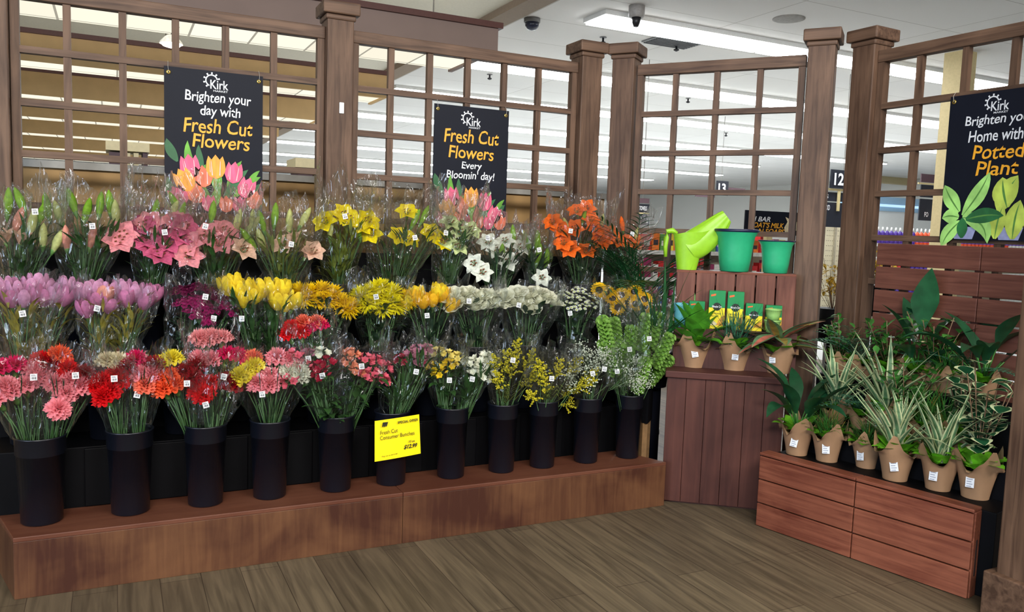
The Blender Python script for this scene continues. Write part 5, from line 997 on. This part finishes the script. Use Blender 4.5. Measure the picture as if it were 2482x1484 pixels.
# goods behind the watering can
y = 8.9; p0 = onY(1520, 606, y); gz = [p0.z, p0.z-.36, p0.z-.72, p0.z-1.08]
gondola('low store shelf of small packets behind the watering can', p0.x, y, 3.0, gz)
GC = [((206, 40, 44), 'red'), ((240, 214, 60), 'yellow'), ((60, 90, 170), 'blue'), ((236, 236, 232), 'white'), ((230, 120, 40), 'orange'), ((90, 150, 70), 'green'), ((150, 40, 90), 'berry')]
rr = random.Random(21)
for j, zz in enumerate(gz[:3]):
    x = p0.x+.1; k = 0
    while x < p0.x+2.85:
        c, nm = GC[(k*3+j*2+rr.randint(0, 2)) % 7] if j != 1 else GC[(0, 0, 6, 3)[k % 4]]; w = rr.uniform(.09, .15); h = rr.uniform(.17, .26)
        t = thing('packet', nm+' packet on the '+('top', 'second', 'third')[j]+' shelf behind the watering can', 'packet', (x, y+.06, zz+.0005), 0, 'packets behind the watering can'); b = MB(); b.box((-w/2+.004, 0, 0), (w/2-.004, .12, h)); part('carton', b, mat('packet_'+nm, c, .5, .12, 20), t)
        b = MB(); b.box((-w*.32, -.002, h*.3), (w*.32, -.0003, h*.6)); part('front_label', b, mat('packet_label_'+('pale', 'dark')[k % 2], ((232, 228, 214), (60, 50, 60))[k % 2], .5, .3, 60), t); x += w+.008; k += 1
# register light boxes behind the low wall
for px0, px1, py0, lab in ((256, 362, 345, 'cream-topped dark checkout light box behind the left lattice'), (714, 800, 386, 'cream-topped dark checkout light box just left of the tagged post')):
    y = 9.; t = sign_at('checkout_light', lab, (px0+px1)/2, py0+60, y, 'checkout light', 'checkout light boxes')
    rect('cornice', t, px0, py0, px1, py0+22, y, CREAM, .5, .05); rect('panel', t, px0+8, py0+24, px0+44, py0+62, y, WING, .4); rect('panel', t, px0+90, py0+24, px1-4, py0+62, y, WING, .4) if px1-px0 > 95 else None
    rect('lamp', t, px0+48, py0+26, px0+60, py0+58, y, CREAM, .3); rect('lamp', t, px0+68, py0+26, px0+80, py0+58, y, CREAM, .3)
    b = MB(); b.box((-.05, .1, -t.location.z), (.05, .2, 0)); part('pole', b, WING, t)
# tan bulkhead, cool blue case header
y = 24.; a = onY(2085, 430, y); c = onY(2480, 430, y); zb = onY(2200, 447, y).z
b = MB(); b.box((a.x, y, zb), (c.x+6, y+.5, CZ)); struct('trim_4', b, mat('beige_bulkhead', (196, 180, 138), .8, .05))
y = 22.; t = sign_at('cooler_case', 'pale blue cooler header glowing behind the right lattice', 2180, 520, y); rect('header', t, 2060, 478, 2250, 512, y, mat('cooler_blue', (150, 186, 214), .4, .06), .6); rect('lamp', t, 2060, 496, 2250, 502, y, emit('cooler_lamp', (170, 205, 240), 1.1), .02, .04)
rect('case', t, 2060, 512, 2250, 760, y+.1, WHITE, .6)
y = 11.5; t = sign_at('department_sign', 'dark list sign half hidden by the tan column', 2260, 550, y)
rect('wing', t, 2233, 424, 2300, 444, y, WING); rect('frame', t, 2226, 445, 2300, 449, y, SFR); rect('list_board', t, 2232, 450, 2300, 480, y, INKN); x, z, w, h = rect('list_board', t, 2228, 484, 2300, 536, y, INKN); q = onY(2243, 520, y); words('FO', t, q.x-t.location.x, q.z-t.location.z, .12, .1, INKW, bold=.02, y=-.02); hang(t, 0, onY(2260, 424, y).z-t.location.z)
# dried yellow flowers and a red price sign between the right posts
for px, py, y, lab, s in ((2022, 690, 4.9, 'dried yellow flower bunch between the two right posts', 1.), (2135, 640, 5.3, 'dried yellow flower bunch behind the right lattice', .8)):
    p = onY(px, py, y); t = thing('dried_flowers', lab, 'dried flowers', (p.x, p.y, 0), 0, 'dried yellow flowers'); b = MB(); b.lathe([(.09, 0), (.13, .02), (.03, .05), (.03, p.z-.5), (.11, p.z-.48), (.14, p.z-.2), (.12, p.z-.2)], 18); part('urn', b, RIS, t, True)
    b = MB(); lf = MB(); rr = random.Random(int(px))
    for i in range(26):
        d = Vector((rr.gauss(0, .35), rr.gauss(0, .35), 1)).normalized()*rr.uniform(.18, .5)*s; b.tube([(0, 0, p.z-.25), tuple(Vector((0, 0, p.z-.2))+d)], .002, 3)
        for q in range(6): c = Vector((0, 0, p.z-.2))+d*rr.uniform(.5, 1.05); lf.leaf(tuple(c), rr.random()*6.28, rr.uniform(-.3, 1.2), .06, .03, .8, n=3)
    part('stems', b, TWIG, t, True); part('petals', lf, mat('dried_yellow', (206, 170, 60), .7, .4, 20, trans=.2), t, True)
y = 6.2; p = onY(2011, 783, y); t = thing('price_sign', 'small red price sign between the two right posts', 'sign', (p.x, p.y, 0)); b = MB(); b.box((-.05, 0, p.z-.08), (.05, .01, p.z+.08)); part('card', b, mat('sale_red', (200, 36, 50), .5), t); b = MB(); b.box((-.065, .0101, p.z-.10), (.065, .02, p.z+.095)); part('holder', b, CREAM, t); b = MB(); b.box((-.015, .021, 0), (.015, .05, p.z-.05)); b.box((-.12, -.1, 0), (.12, .15, .02)); part('stand', b, GREY, t)
b = MB(); [b.box((-.03+.035*i, -.002, p.z-.02), (-.015+.035*i, -.0005, p.z+.04)) for i in range(3)]; b.box((-.03, -.002, p.z-.05), (.03, -.0005, p.z-.04)); part('print', b, INKW, t)
